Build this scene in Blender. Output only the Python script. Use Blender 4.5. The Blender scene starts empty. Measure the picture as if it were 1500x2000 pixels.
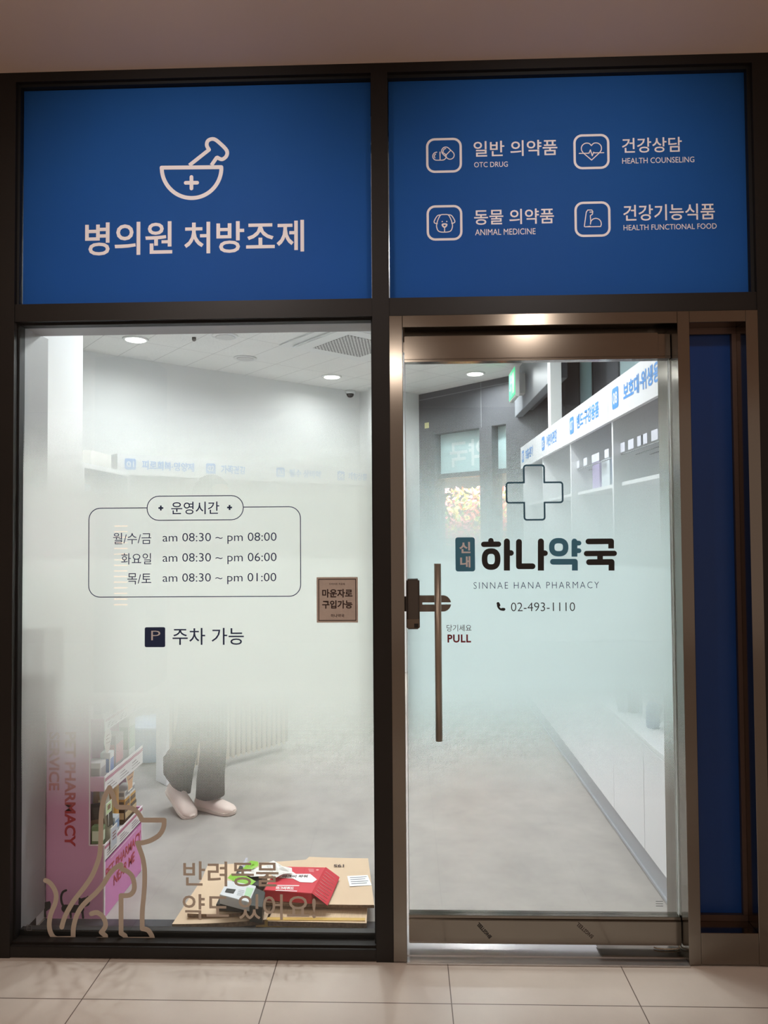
import bpy, bmesh, math, random
from mathutils import Vector, Matrix

random.seed(7)
sc = bpy.context.scene
COL = sc.collection
PI = math.pi

# ------------------------------------------------------------------ camera
PITCH, YAW, ROLL = 0.02740176, 0.02991114, 0.00709206
FPX, DIST, HCAM = 1380.0, 2.50, 1.50
def _rot():
    cp, sp, cy, sy, cr, sr = (math.cos(PITCH), math.sin(PITCH), math.cos(YAW), math.sin(YAW), math.cos(ROLL), math.sin(ROLL))
    Rx = Matrix(((1, 0, 0), (0, cp, -sp), (0, sp, cp)))
    Rz = Matrix(((cy, -sy, 0), (sy, cy, 0), (0, 0, 1)))
    Ry = Matrix(((cr, 0, sr), (0, 1, 0), (-sr, 0, cr)))
    return Rz @ Rx @ Ry
ROT = _rot()
CAMP = Vector((0, -DIST, HCAM))
cam = bpy.data.cameras.new('camera')
cam.sensor_fit = 'VERTICAL'; cam.sensor_height = 32.0
cam.lens = FPX / 2000.0 * 32.0
cam.clip_start = 0.02; cam.clip_end = 200
camo = bpy.data.objects.new('camera', cam); COL.objects.link(camo)
M3 = Matrix((ROT @ Vector((1, 0, 0)), ROT @ Vector((0, 0, 1)), ROT @ Vector((0, -1, 0)))).transposed()
camo.matrix_world = Matrix.Translation(CAMP) @ M3.to_4x4()
sc.camera = camo

# ------------------------------------------------------------------ world and exposure
w = bpy.data.worlds.new('world'); sc.world = w; w.use_nodes = True
w.node_tree.nodes['Background'].inputs[0].default_value = (0.30, 0.222, 0.178, 1)
w.node_tree.nodes['Background'].inputs[1].default_value = 1.2
sc.view_settings.view_transform = 'Standard'; sc.view_settings.look = 'None'
sc.view_settings.exposure = 0.0; sc.view_settings.gamma = 1.0
sc.view_settings.use_curve_mapping = False
sc.cycles.max_bounces = 12; sc.cycles.transparent_max_bounces = 24
sc.cycles.sample_clamp_indirect = 6.0

LAMP_W = 17.0        # shop downlights
CORR_W = 19.0        # corridor downlights
SHOP_COL = (0.975, 0.99, 1.0)
CORR_COL = (1.0, 0.86, 0.75)

# ------------------------------------------------------------------ pixel -> place helpers
def ray(px, py):
    return ROT @ Vector(((px - 750) / FPX, 1.0, -(py - 1000) / FPX))
def PY(px, py, Y=0.0):
    d = ray(px, py); return CAMP + d * ((Y + DIST) / d.y)
def PZ(px, py, z):
    d = ray(px, py); return CAMP + d * ((z - HCAM) / d.z)
def PX(px, py, X):
    d = ray(px, py); return CAMP + d * (X / d.x)
def PN(px, py, pt, n):
    d = ray(px, py); return CAMP + d * ((Vector(pt) - CAMP).dot(n) / d.dot(n))

# ------------------------------------------------------------------ materials
def lin(c):
    return tuple(((v / 255) / 12.92 if v / 255 <= 0.04045 else ((v / 255 + 0.055) / 1.055) ** 2.4) for v in c) + (1,)
MATS = {}
def mat(name, rgb, rough=0.5, metal=0.0, noise=0.0, nscale=8.0, spec=0.5, bump=0.0, stretch=None, trans=0.0, rgb2=None):
    if name in MATS: return MATS[name]
    m = bpy.data.materials.new(name); m.use_nodes = True; MATS[name] = m
    nt = m.node_tree; b = nt.nodes['Principled BSDF']
    c = lin(rgb)
    b.inputs['Roughness'].default_value = rough
    b.inputs['Metallic'].default_value = metal
    b.inputs['Specular IOR Level'].default_value = spec
    b.inputs['Base Color'].default_value = c
    if noise > 0 or bump > 0:
        tc = nt.nodes.new('ShaderNodeTexCoord'); mp = nt.nodes.new('ShaderNodeMapping')
        if stretch: mp.inputs['Scale'].default_value = stretch
        nz = nt.nodes.new('ShaderNodeTexNoise'); nz.inputs['Scale'].default_value = nscale
        nz.inputs['Detail'].default_value = 6
        nt.links.new(tc.outputs['Object'], mp.inputs[0]); nt.links.new(mp.outputs[0], nz.inputs['Vector'])
        if noise > 0:
            rp = nt.nodes.new('ShaderNodeValToRGB')
            c2 = lin(rgb2) if rgb2 else c
            rp.color_ramp.elements[0].position = 0.3; rp.color_ramp.elements[1].position = 0.7
            rp.color_ramp.elements[0].color = tuple(v * (1 - noise) for v in c2[:3]) + (1,)
            rp.color_ramp.elements[1].color = tuple(min(1, v * (1 + noise)) for v in c[:3]) + (1,)
            nt.links.new(nz.outputs['Fac'], rp.inputs[0]); nt.links.new(rp.outputs[0], b.inputs['Base Color'])
        if bump > 0:
            bp = nt.nodes.new('ShaderNodeBump'); bp.inputs['Strength'].default_value = bump
            bp.inputs['Distance'].default_value = 0.002
            nt.links.new(nz.outputs['Fac'], bp.inputs['Height']); nt.links.new(bp.outputs[0], b.inputs['Normal'])
    if trans > 0:
        out = nt.nodes['Material Output']
        tl = nt.nodes.new('ShaderNodeBsdfTranslucent'); tl.inputs[0].default_value = c
        mx = nt.nodes.new('ShaderNodeMixShader'); mx.inputs[0].default_value = trans
        nt.links.new(b.outputs[0], mx.inputs[1]); nt.links.new(tl.outputs[0], mx.inputs[2])
        nt.links.new(mx.outputs[0], out.inputs[0])
    return m
def emis(name, rgb, s):
    if name in MATS: return MATS[name]
    m = bpy.data.materials.new(name); m.use_nodes = True; MATS[name] = m
    b = m.node_tree.nodes['Principled BSDF']
    b.inputs['Base Color'].default_value = lin(rgb)
    b.inputs['Emission Color'].default_value = lin(rgb); b.inputs['Emission Strength'].default_value = s
    return m
def glass(name, tint=(250, 253, 252), refl=1.0):
    if name in MATS: return MATS[name]
    m = bpy.data.materials.new(name); m.use_nodes = True; MATS[name] = m
    nt = m.node_tree; nt.nodes.remove(nt.nodes['Principled BSDF']); out = nt.nodes['Material Output']
    t = nt.nodes.new('ShaderNodeBsdfTransparent'); t.inputs[0].default_value = lin(tint)
    g = nt.nodes.new('ShaderNodeBsdfGlossy'); g.inputs['Roughness'].default_value = 0.0
    f = nt.nodes.new('ShaderNodeFresnel'); f.inputs[0].default_value = 1.45
    ge = nt.nodes.new('ShaderNodeNewGeometry'); io = nt.nodes.new('ShaderNodeMapRange')     # thin pane: same reflectance from both faces
    io.inputs['To Min'].default_value = 1.45; io.inputs['To Max'].default_value = 1 / 1.45
    nt.links.new(ge.outputs['Backfacing'], io.inputs['Value']); nt.links.new(io.outputs[0], f.inputs[0])
    mu = nt.nodes.new('ShaderNodeMath'); mu.operation = 'MULTIPLY'; mu.inputs[1].default_value = refl
    mx = nt.nodes.new('ShaderNodeMixShader')
    nt.links.new(f.outputs[0], mu.inputs[0]); nt.links.new(mu.outputs[0], mx.inputs[0])
    nt.links.new(t.outputs[0], mx.inputs[1]); nt.links.new(g.outputs[0], mx.inputs[2]); nt.links.new(mx.outputs[0], out.inputs[0])
    return m
def frost(name, zs, tint):
    """vinyl film printed with dots: clear at the ends, fully frosted in the middle band. zs = four heights"""
    m = bpy.data.materials.new(name); m.use_nodes = True; MATS[name] = m
    nt = m.node_tree; nt.nodes.remove(nt.nodes['Principled BSDF']); out = nt.nodes['Material Output']
    N = nt.nodes.new; L = nt.links.new
    geo = N('ShaderNodeNewGeometry'); sx = N('ShaderNodeSeparateXYZ'); L(geo.outputs['Position'], sx.inputs[0])
    def mr(src, a, b, c, d, smooth=False):
        n = N('ShaderNodeMapRange'); n.clamp = True
        n.interpolation_type = 'SMOOTHSTEP' if smooth else 'LINEAR'
        L(src, n.inputs['Value'])
        n.inputs['From Min'].default_value = a; n.inputs['From Max'].default_value = b
        n.inputs['To Min'].default_value = c; n.inputs['To Max'].default_value = d
        return n.outputs[0]
    def mth(op, a, b):
        n = N('ShaderNodeMath'); n.operation = op
        for i, v in enumerate((a, b)):
            if v is None: continue
            if isinstance(v, (int, float)): n.inputs[i].default_value = v
            else: L(v, n.inputs[i])
        return n.outputs[0]
    z = sx.outputs['Z']; x = sx.outputs['X']
    cov = mth('MULTIPLY', mr(z, zs[0], zs[1], 0, 1), mr(z, zs[2], zs[3], 1, 0))
    k = 2 * PI / 0.0041 * 0.7071
    a = mth('COSINE', mth('MULTIPLY', mth('ADD', x, z), k), None)
    b = mth('COSINE', mth('MULTIPLY', mth('SUBTRACT', x, z), k), None)
    v = mth('ADD', mth('MULTIPLY', mth('ADD', a, b), 0.25), 0.5)
    thr = mth('SUBTRACT', 1.06, mth('MULTIPLY', cov, 1.14))
    alpha = mr(mth('SUBTRACT', v, thr), -0.06, 0.06, 0, 1)
    tr = N('ShaderNodeBsdfTransparent')
    tl = N('ShaderNodeBsdfTranslucent'); tl.inputs[0].default_value = lin(tint)
    df = N('ShaderNodeBsdfDiffuse'); df.inputs[0].default_value = lin(tint)
    m1 = N('ShaderNodeMixShader'); m1.inputs[0].default_value = 0.08
    L(tl.outputs[0], m1.inputs[1]); L(df.outputs[0], m1.inputs[2])
    m2 = N('ShaderNodeMixShader'); L(alpha, m2.inputs[0]); L(tr.outputs[0], m2.inputs[1]); L(m1.outputs[0], m2.inputs[2])
    L(m2.outputs[0], out.inputs[0])
    return m
def tile_mat(name, base, line, size, gap, rot=0.0, off=(0, 0), rough=0.4, noise=0.06, nscale=3.0, hsize=None, speck=0.0):
    """rectangular tiles with thin joints, world x/y coordinates"""
    m = bpy.data.materials.new(name); m.use_nodes = True; MATS[name] = m
    nt = m.node_tree; b = nt.nodes['Principled BSDF']; N = nt.nodes.new; L = nt.links.new
    b.inputs['Roughness'].default_value = rough
    geo = N('ShaderNodeNewGeometry'); mp = N('ShaderNodeMapping'); mp.vector_type = 'TEXTURE'
    mp.inputs['Rotation'].default_value = (0, 0, rot); mp.inputs['Location'].default_value = (off[0], off[1], 0)
    L(geo.outputs['Position'], mp.inputs[0])
    sx = N('ShaderNodeSeparateXYZ'); L(mp.outputs[0], sx.inputs[0])
    def edge(src, s):
        n = N('ShaderNodeMath'); n.operation = 'PINGPONG'; n.inputs[1].default_value = s / 2; L(src, n.inputs[0])
        c = N('ShaderNodeMath'); c.operation = 'LESS_THAN'; c.inputs[1].default_value = gap / 2; L(n.outputs[0], c.inputs[0])
        return c.outputs[0]
    e1, e2 = edge(sx.outputs[0], size), edge(sx.outputs[1], hsize or size)
    mxm = N('ShaderNodeMath'); mxm.operation = 'MAXIMUM'; L(e1, mxm.inputs[0]); L(e2, mxm.inputs[1])
    nz = N('ShaderNodeTexNoise'); nz.inputs['Scale'].default_value = nscale; nz.inputs['Detail'].default_value = 8; nz.inputs['Roughness'].default_value = 0.65
    L(geo.outputs['Position'], nz.inputs['Vector'])
    rp = N('ShaderNodeValToRGB'); c = lin(base)
    rp.color_ramp.elements[0].position = 0.3; rp.color_ramp.elements[1].position = 0.7
    rp.color_ramp.elements[0].color = tuple(v * (1 - noise) for v in c[:3]) + (1,)
    rp.color_ramp.elements[1].color = tuple(min(1, v * (1 + noise)) for v in c[:3]) + (1,)
    L(nz.outputs['Fac'], rp.inputs[0])
    colr = rp.outputs[0]
    if speck > 0:
        vz = N('ShaderNodeTexNoise'); vz.inputs['Scale'].default_value = 90; vz.inputs['Detail'].default_value = 2
        L(geo.outputs['Position'], vz.inputs['Vector'])
        r2 = N('ShaderNodeValToRGB'); r2.color_ramp.elements[0].position = 0.36; r2.color_ramp.elements[1].position = 0.44
        r2.color_ramp.elements[0].color = (1 - speck,) * 3 + (1,); r2.color_ramp.elements[1].color = (1, 1, 1, 1)
        L(vz.outputs['Fac'], r2.inputs[0])
        mm = N('ShaderNodeMix'); mm.data_type = 'RGBA'; mm.blend_type = 'MULTIPLY'; mm.inputs[0].default_value = 1
        L(colr, mm.inputs[6]); L(r2.outputs[0], mm.inputs[7]); colr = mm.outputs[2]
    mx = N('ShaderNodeMix'); mx.data_type = 'RGBA'; L(mxm.outputs[0], mx.inputs[0]); L(colr, mx.inputs[6]); mx.inputs[7].default_value = lin(line)
    L(mx.outputs[2], b.inputs['Base Color'])
    return m

M_FRAME = mat('bronze_aluminium', (30, 26, 23), 0.45, 0.0, 0.08, 5, spec=0.3)
M_GASKET = mat('black_gasket', (14, 14, 14), 0.6)
M_STEEL = mat('brushed_steel', (134, 128, 120), 0.15, 1.0)
M_STEELH = mat('polished_steel', (205, 205, 205), 0.26, 0.9)
M_HANDLE = mat('bronze_steel', (158, 146, 132), 0.34, 0.6)
M_LOCK = mat('dark_bronze', (76, 68, 62), 0.45, 0.1)
M_BLUE = mat('blue_sign_film', (44, 104, 178), 0.55, 0, 0.04, 2.5, trans=0.35, spec=0.12)
M_BLUED = mat('navy_film', (10, 54, 116), 0.3, 0, 0.04, 2.5, spec=0.4)
M_VINYL = mat('white_vinyl', (246, 240, 240), 0.5)
M_VINYLT = mat('off_white_vinyl', (188, 175, 160), 0.5)
M_NAVY = mat('navy_vinyl', (32, 50, 90), 0.5)
M_TEAL = mat('teal_vinyl', (64, 126, 154), 0.5)
M_TEALD = mat('dark_teal_vinyl', (56, 104, 126), 0.5)
M_BLACKV = mat('black_vinyl', (28, 25, 22), 0.5)
M_REDV = mat('dark_red_vinyl', (128, 22, 30), 0.5)
M_TAN = mat('tan_paper', (198, 184, 174), 0.7, 0, 0.06, 40)
M_LETTER = mat('pale_badge_lettering', (222, 218, 220), 0.6)
M_BROWN = mat('brown_ink', (62, 44, 40), 0.7)
M_WHITE = mat('white_paint', (242, 243, 241), 0.6, 0, 0.02, 2)
M_WALLW = mat('white_wall', (246, 247, 246), 0.7, 0, 0.02, 1.5)
M_CAB = mat('white_laminate', (241, 241, 244), 0.35, 0, 0.015, 3)
M_KICK = mat('grey_kick', (176, 178, 184), 0.3, 0.2)
M_DARK = mat('dark_grey_panel', (88, 90, 95), 0.45, 0, 0.05, 3)
M_DARK2 = mat('dark_grey_frame', (76, 78, 82), 0.45, 0, 0.05, 3)
M_PALE = mat('pale_blue_pane', (196, 218, 222), 0.25, 0, 0.05, 2, trans=0.3)
M_SIGNB = mat('blue_lettering', (74, 148, 222), 0.5)
M_EMB = mat('lamp_housing', (240, 240, 238), 0.5)
M_LENS = emis('lamp_lens', (255, 252, 245), 9.0)
M_GREEN = emis('green_exit_face', (70, 215, 150), 0.8)
M_PINK = mat('pink_board', (222, 138, 198), 0.5, 0, 0.03, 4)
M_PINKS = mat('pink_side_board', (222, 158, 198), 0.5, 0, 0.03, 4)
M_REDINK = mat('red_ink', (186, 52, 62), 0.5)
M_CATK = mat('black_ink', (36, 26, 32), 0.6)
M_CARD = mat('corrugated_cardboard', (216, 190, 162), 0.85, 0, 0.03, 14)
M_CARD2 = mat('cardboard_inner', (212, 184, 154), 0.85, 0, 0.12, 30, stretch=(14, 1, 1))
M_CARDE = mat('cardboard_edge', (120, 96, 76), 0.9, 0, 0.35, 120)
M_GLASS = glass('clear_glass')

# ------------------------------------------------------------------ mesh helpers
WL = {}
def tag(o, label=None, cat=None, group=None, kind=None):
    if label: o['label'] = label
    if cat: o['category'] = cat
    if group: o['group'] = group
    if kind: o['kind'] = kind
    return o
def empty(name, loc, label=None, cat=None, group=None, kind=None):
    o = bpy.data.objects.new(name, None); COL.objects.link(o); o.location = loc; o.empty_display_size = 0.1
    WL[o] = Vector(loc); return tag(o, label, cat, group, kind)

class MB:
    def __init__(s): s.bm = bmesh.new()
    def face(s, pts):
        vs = [s.bm.verts.new(p) for p in pts]
        try: return s.bm.faces.new(vs)
        except ValueError: return None
    def box(s, x0, x1, y0, y1, z0, z1, bev=0.0, M=None, seg=2):
        b = bmesh.new()
        bmesh.ops.create_cube(b, size=1)
        for v in b.verts:
            v.co = Vector((x0 + (v.co.x + .5) * (x1 - x0), y0 + (v.co.y + .5) * (y1 - y0), z0 + (v.co.z + .5) * (z1 - z0)))
        if bev > 0: bmesh.ops.bevel(b, geom=list(b.edges), offset=bev, segments=seg, affect='EDGES', clamp_overlap=True)
        s.merge(b, M); return s
    def merge(s, b, M=None):
        if M is not None: bmesh.ops.transform(b, matrix=M, verts=b.verts)
        mp = {}
        for v in b.verts: mp[v] = s.bm.verts.new(v.co)
        for f in b.faces:
            try: s.bm.faces.new([mp[v] for v in f.verts]).smooth = f.smooth
            except ValueError: pass
        b.free()
    def prism(s, pts, depth, fn, bev=0):
        """2-D outline extruded: fn(x, y, d) -> 3-D"""
        b = bmesh.new()
        a = [b.verts.new(fn(x, y, 0)) for x, y in pts]; c = [b.verts.new(fn(x, y, depth)) for x, y in pts]
        b.faces.new(a); b.faces.new(list(reversed(c)))
        n = len(pts)
        for i in range(n): b.faces.new([a[(i + 1) % n], a[i], c[i], c[(i + 1) % n]])
        bmesh.ops.recalc_face_normals(b, faces=b.faces)
        if bev: bmesh.ops.bevel(b, geom=list(b.edges), offset=bev, segments=2, affect='EDGES', clamp_overlap=True)
        s.merge(b)
    def cyl(s, p0, p1, r0, r1=None, n=20, cap=True, smooth=True):
        r1 = r0 if r1 is None else r1
        p0, p1 = Vector(p0), Vector(p1); d = (p1 - p0).normalized()
        a = d.orthogonal().normalized(); c = d.cross(a)
        A = [s.bm.verts.new(p0 + (a * math.cos(2 * PI * i / n) + c * math.sin(2 * PI * i / n)) * r0) for i in range(n)]
        B = [s.bm.verts.new(p1 + (a * math.cos(2 * PI * i / n) + c * math.sin(2 * PI * i / n)) * r1) for i in range(n)]
        for i in range(n):
            f = s.bm.faces.new([A[i], A[(i + 1) % n], B[(i + 1) % n], B[i]]); f.smooth = smooth
        if cap: s.bm.faces.new(list(reversed(A))); s.bm.faces.new(B)
    def tube(s, pts, r, n=8):
        for a, b in zip(pts, pts[1:]): s.cyl(a, b, r, n=n)
        return s
    def lathe(s, c, prof, n=24):
        c = Vector(c); rings = []
        for r, z in prof:
            rings.append([s.bm.verts.new(c + Vector((r * math.cos(2 * PI * i / n), r * math.sin(2 * PI * i / n), z))) for i in range(n)])
        for A, B in zip(rings, rings[1:]):
            for i in range(n):
                f = s.bm.faces.new([A[i], A[(i + 1) % n], B[(i + 1) % n], B[i]]); f.smooth = True
        s.bm.faces.new(list(reversed(rings[0]))); s.bm.faces.new(rings[-1])
    # flat marks: fn maps (u, v) to 3-D
    def flat(s, V, Fs, fn):
        vs = [s.bm.verts.new(fn(x, y)) for x, y in V]
        for f in Fs:
            try: s.bm.faces.new([vs[i] for i in f])
            except ValueError: pass
    def poly(s, pts, fn):
        fn = s.lift(fn); s.face([fn(x, y) for x, y in pts])
    def disc(s, c, r, fn, n=24, ry=None):
        fn = s.lift(fn)
        s.face([fn(c[0] + r * math.cos(2 * PI * i / n), c[1] + (ry or r) * math.sin(2 * PI * i / n)) for i in range(n)])
    def lift(s, fn):
        """every further mark in one mesh lies a hair in front of the last one"""
        s.k = getattr(s, 'k', -1) + 1
        o = fn(0, 0); n = (fn(1, 0) - o).cross(fn(0, 1) - o).normalized() * (s.k * 6e-5)
        return lambda x, y: fn(x, y) + n
    def stroke(s, pts, w, fn, closed=False, caps=(True, True), joint=True):
        """ribbon of even width along a line; at sharp corners a new ribbon starts, with rounded ends"""
        P = []
        for p in pts:
            p = Vector(p)
            if not P or (p - P[-1]).length > 1e-6: P.append(p)
        if closed and (P[0] - P[-1]).length < 1e-6: P.pop()
        N = len(P)
        def sharp(i):
            a, b = P[i] - P[i - 1], P[(i + 1) % N] - P[i]
            return a.angle(b, 0) > 0.6
        if closed:
            k = next((i for i in range(N) if sharp(i)), 0)
            P = P[k:] + P[:k]
            cor_ = [i for i in range(1, N) if sharp(i)]; isloop = not sharp(0); P.append(P[0].copy())
        else: cor_ = [i for i in range(1, N - 1) if sharp(i)]; isloop = False
        cuts = [0] + cor_ + [len(P) - 1]
        for j, (i0, i1) in enumerate(zip(cuts, cuts[1:])):
            c0 = caps[0] if (j == 0 and not closed) else True
            c1 = caps[1] if (j == len(cuts) - 2 and not closed) else True
            s._ribbon(P[i0:i1 + 1], w, s.lift(fn), isloop and len(cuts) == 2, c0, c1)
    def _ribbon(s, P, w, fn, loop, c0, c1):
        h = w / 2; N = len(P); LR = []
        for i, p in enumerate(P):
            d0 = (p - P[i - 1]).normalized() if i > 0 else ((p - P[N - 2]).normalized() if loop else None)
            d1 = (P[i + 1] - p).normalized() if i < N - 1 else ((P[1] - p).normalized() if loop else None)
            d0 = d0 or d1; d1 = d1 or d0
            t = (d0 + d1).normalized(); nrm = Vector((-t.y, t.x)); nrm = nrm * (h / max(0.6, nrm.dot(Vector((-d0.y, d0.x)))))
            LR.append((s.bm.verts.new(fn(*(p + nrm))), s.bm.verts.new(fn(*(p - nrm)))))
        for (l0, r0), (l1, r1) in zip(LR, LR[1:]): s.bm.faces.new([r0, r1, l1, l0])
        if loop: return
        for end, nb, cap in ((0, 1, c0), (N - 1, N - 2, c1)):
            if not cap: continue
            d = (P[end] - P[nb]).normalized(); nr = Vector((-d.y, d.x))
            s.face([fn(*(P[end] + d * h * math.cos(t) + nr * h * math.sin(t))) for t in [-PI / 2 + PI * k / 8 for k in range(9)]])
def build(name, mb, m, parent=None, label=None, cat=None, group=None, kind=None, smooth=False, origin=None):
    bm = mb.bm
    if not bm.verts: raise ValueError(name)
    xs = [v.co for v in bm.verts]
    mn = Vector((min(v.x for v in xs), min(v.y for v in xs), min(v.z for v in xs)))
    mx = Vector((max(v.x for v in xs), max(v.y for v in xs), max(v.z for v in xs)))
    c = Vector(((mn.x + mx.x) / 2, (mn.y + mx.y) / 2, mn.z)) if origin is None else Vector(origin)
    for v in bm.verts: v.co -= c
    if smooth:
        for f in bm.faces: f.smooth = True
    me = bpy.data.meshes.new(name); bm.to_mesh(me); bm.free()
    for mm in (m if isinstance(m, (list, tuple)) else [m]): me.materials.append(mm)
    o = bpy.data.objects.new(name, me); COL.objects.link(o)
    WL[o] = c
    if parent is not None:
        o.parent = parent; o.location = c - WL[parent]
    else: o.location = c
    return tag(o, label, cat, group, kind)
def bx(name, m, *a, parent=None, bev=0.0, **k):
    return build(name, MB().box(*a, bev=bev), m, parent, **k)

def smooth(pts, n=6, closed=False):
    P = [Vector(p) for p in pts]; out = []
    N = len(P); rng = range(N if closed else N - 1)
    for i in rng:
        p0 = P[(i - 1) % N] if closed or i > 0 else P[i]
        p1, p2 = P[i], P[(i + 1) % N]
        p3 = P[(i + 2) % N] if closed or i + 2 < N else p2
        for k in range(n):
            t = k / n
            out.append(0.5 * ((2 * p1) + (p2 - p0) * t + (2 * p0 - 5 * p1 + 4 * p2 - p3) * t * t + (3 * p1 - p0 - 3 * p2 + p3) * t ** 3))
    if not closed: out.append(P[-1])
    return [tuple(p) for p in out]
def rrect(x0, y0, x1, y1, r, n=6):
    pts = []
    for cx, cy, a0 in ((x1 - r, y1 - r, 0), (x0 + r, y1 - r, 90), (x0 + r, y0 + r, 180), (x1 - r, y0 + r, 270)):
        for k in range(n + 1):
            a = math.radians(a0 + 90 * k / n); pts.append((cx + r * math.cos(a), cy + r * math.sin(a)))
    return pts
def arc(cx, cy, rx, ry, a0, a1, n=16):
    return [(cx + rx * math.cos(math.radians(a0 + (a1 - a0) * k / n)), cy + ry * math.sin(math.radians(a0 + (a1 - a0) * k / n))) for k in range(n + 1)]

TXT = {}
def text2d(body, off=0.0, space=1.0):
    key = (body, off, space)
    if key in TXT: return TXT[key]
    cu = bpy.data.curves.new('t', 'FONT'); cu.body = body; cu.size = 1.0; cu.resolution_u = 3
    cu.offset = off; cu.space_character = space; cu.fill_mode = 'FRONT'
    o = bpy.data.objects.new('t', cu); COL.objects.link(o)
    dg = bpy.context.evaluated_depsgraph_get(); dg.update()
    me = bpy.data.meshes.new_from_object(o.evaluated_get(dg))
    V = [(v.co.x, v.co.y) for v in me.vertices]; Fs = [tuple(p.vertices) for p in me.polygons]
    bpy.data.objects.remove(o); bpy.data.curves.remove(cu); bpy.data.meshes.remove(me)
    xs = [v[0] for v in V]; ys = [v[1] for v in V]
    TXT[key] = (V, Fs, (min(xs), min(ys), max(xs), max(ys)))
    return TXT[key]
def put_text(mb, body, rect, fn, off=0.0, space=1.0, mirror=False):
    """ink box of the text fills rect = (u0, v0, u1, v1)"""
    V, Fs, (a, b, c, d) = text2d(body, off, space)
    u0, v0, u1, v1 = rect
    sx = (u1 - u0) / (c - a); sy = (v1 - v0) / (d - b)
    if mirror: W = [(u1 - (x - a) * sx, v0 + (y - b) * sy) for x, y in V]
    else: W = [(u0 + (x - a) * sx, v0 + (y - b) * sy) for x, y in V]
    mb.flat(W, Fs, fn)
def facade(Y): return lambda x, z: Vector((x, Y, z))
def fx(p, Y):          # pixel point -> (X, Z) on the facade plane Y
    q = PY(p[0], p[1], Y); return (q.x, q.z)
def frect(x0, y0, x1, y1, Y):
    """pixel ink box (already tilted by the view) -> upright rectangle on the facade plane"""
    xc, yc = (x0 + x1) / 2, (y0 + y1) / 2
    A, B, C = PY(x0, yc, Y), PY(x1, yc, Y), PY(xc, yc, Y)
    tilt = abs(A.z - B.z)
    T, U = PY(xc, y0, Y), PY(xc, y1, Y)
    h = max(0.4 * (T.z - U.z), (T.z - U.z) - tilt)
    return (A.x, C.z - h / 2, B.x, C.z + h / 2)
PXM = FPX / DIST       # pixels per metre on the facade

# ================================================================== STRUCTURE: shopfront
GY = 0.047             # window glass
DY = 0.075             # door glass
ZC_IN = 3.0
XL, XM0, XM1, XR = -1.411, -0.112, -0.052, 1.242
Z0, ZT0, ZT1, ZH, ZS = 0.056, 2.270, 2.334, 3.153, 3.187
mb = MB()
mb.box(-6.0, XL, 0, 0.18, 0, 3.6)
build('wall_front', mb, M_FRAME, kind='structure')
bx('wall_front.001', M_FRAME, XR, 4.0, 0, 0.18, 0, 3.6, kind='structure')
bx('trim_1', M_FRAME, XL, XR, 0, 0.18, ZH, 3.6, kind='structure')                  # head
bx('trim_2', M_FRAME, XL, XM0, 0.004, 0.18, ZT0, ZT1, kind='structure')               # transoms
bx('trim_3', M_FRAME, XM1, XR, 0.004, 0.18, ZT0, ZT1, kind='structure')
bx('trim_4', M_FRAME, XM0, XM1, 0, 0.18, 0, ZH, kind='structure')                     # mullion
mb = MB(); mb.box(XL, XM0, 0.0, 0.12, 0.004, Z0 - 0.014, bev=0.002); mb.box(XL, XM0, 0.014, 0.12, Z0 - 0.014, Z0 - 0.006)
build('trim_5', mb, M_FRAME, kind='structure')                                        # bottom rail of the window

# lower left display window
win = empty('window_1', (XL, GY, Z0), kind='structure')
XW0, XW1, ZW0, ZW1 = XL, XM0, Z0 - 0.006, ZT0
mb = MB()
for a in ((XW0, XW0 + 0.006, GY - 0.02, GY + 0.016, ZW0, ZW1), (XW1 - 0.006, XW1, GY - 0.02, GY + 0.016, ZW0, ZW1),
          (XW0 + 0.006, XW1 - 0.006, GY - 0.02, GY + 0.016, ZW1 - 0.008, ZW1), (XW0 + 0.006, XW1 - 0.006, GY + 0.0085, GY + 0.03, ZW0, ZW0 + 0.020)): mb.box(*a)
build('gasket', mb, M_GASKET, win)
mb = MB()
mb.box(XW0, XW0 + 0.004, GY + 0.016, 0.236, ZW0, ZW1); mb.box(XW0 + 0.004, XW1, GY + 0.016, 0.18, ZW1 - 0.004, ZW1)
mb.box(XW1 - 0.004, XW1, GY + 0.016, 0.18, ZW0, ZW1 - 0.004)
build('inner_lining', mb, mat('grey_lining', (160, 160, 160), 0.55, 0.2), win)
bx('window_pane', M_GLASS, XW0 + 0.004, XW1 - 0.004, GY, GY + 0.008, ZW0 + 0.004, ZW1 - 0.004, parent=win)
zf = [PY(400, y, GY).z for y in (1590, 1340, 985, 800)]
M_FROST = frost('frosted_film_window', zf, (240, 242, 238))
bx('frosted_film', M_FROST, XW0 + 0.006, XW1 - 0.006, GY + 0.0095, GY + 0.0097, 0.3, ZW1 - 0.02, parent=win)

# steel door frame
def steel_box(mb, x0, x1, y0, y1, z0, z1): mb.box(x0, x1, y0, y1, z0, z1, bev=0.0012, seg=1)
J2a, J2b, J3a, J3b, ZHD = 0.963, 1.0045, 1.2005, XR, 2.226
mb = MB()
steel_box(mb, XM1, -0.005, -0.003, 0.15, 0.004, ZT0 - 0.002)
steel_box(mb, J2a, J2b, -0.003, 0.20, 0.004, ZT0 - 0.002)
steel_box(mb, J3a, J3b, -0.003, 0.15, 0.004, ZT0 - 0.002)
steel_box(mb, -0.0045, J2a - 0.0005, -0.003, 0.15, ZHD, ZT0 - 0.002)
mb.box(-0.0045, J2a - 0.0005, 0.112, 0.15, 2.165, ZHD - 0.0002)
steel_box(mb, J2b + 0.0005, J3a - 0.0005, -0.003, 0.15, ZHD + 0.002, ZT0 - 0.002)
steel_box(mb, J2b + 0.0005, J3a - 0.0005, -0.003, 0.15, 0.006, 0.113)
build('trim_6', mb, M_STEEL, kind='structure')
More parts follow.
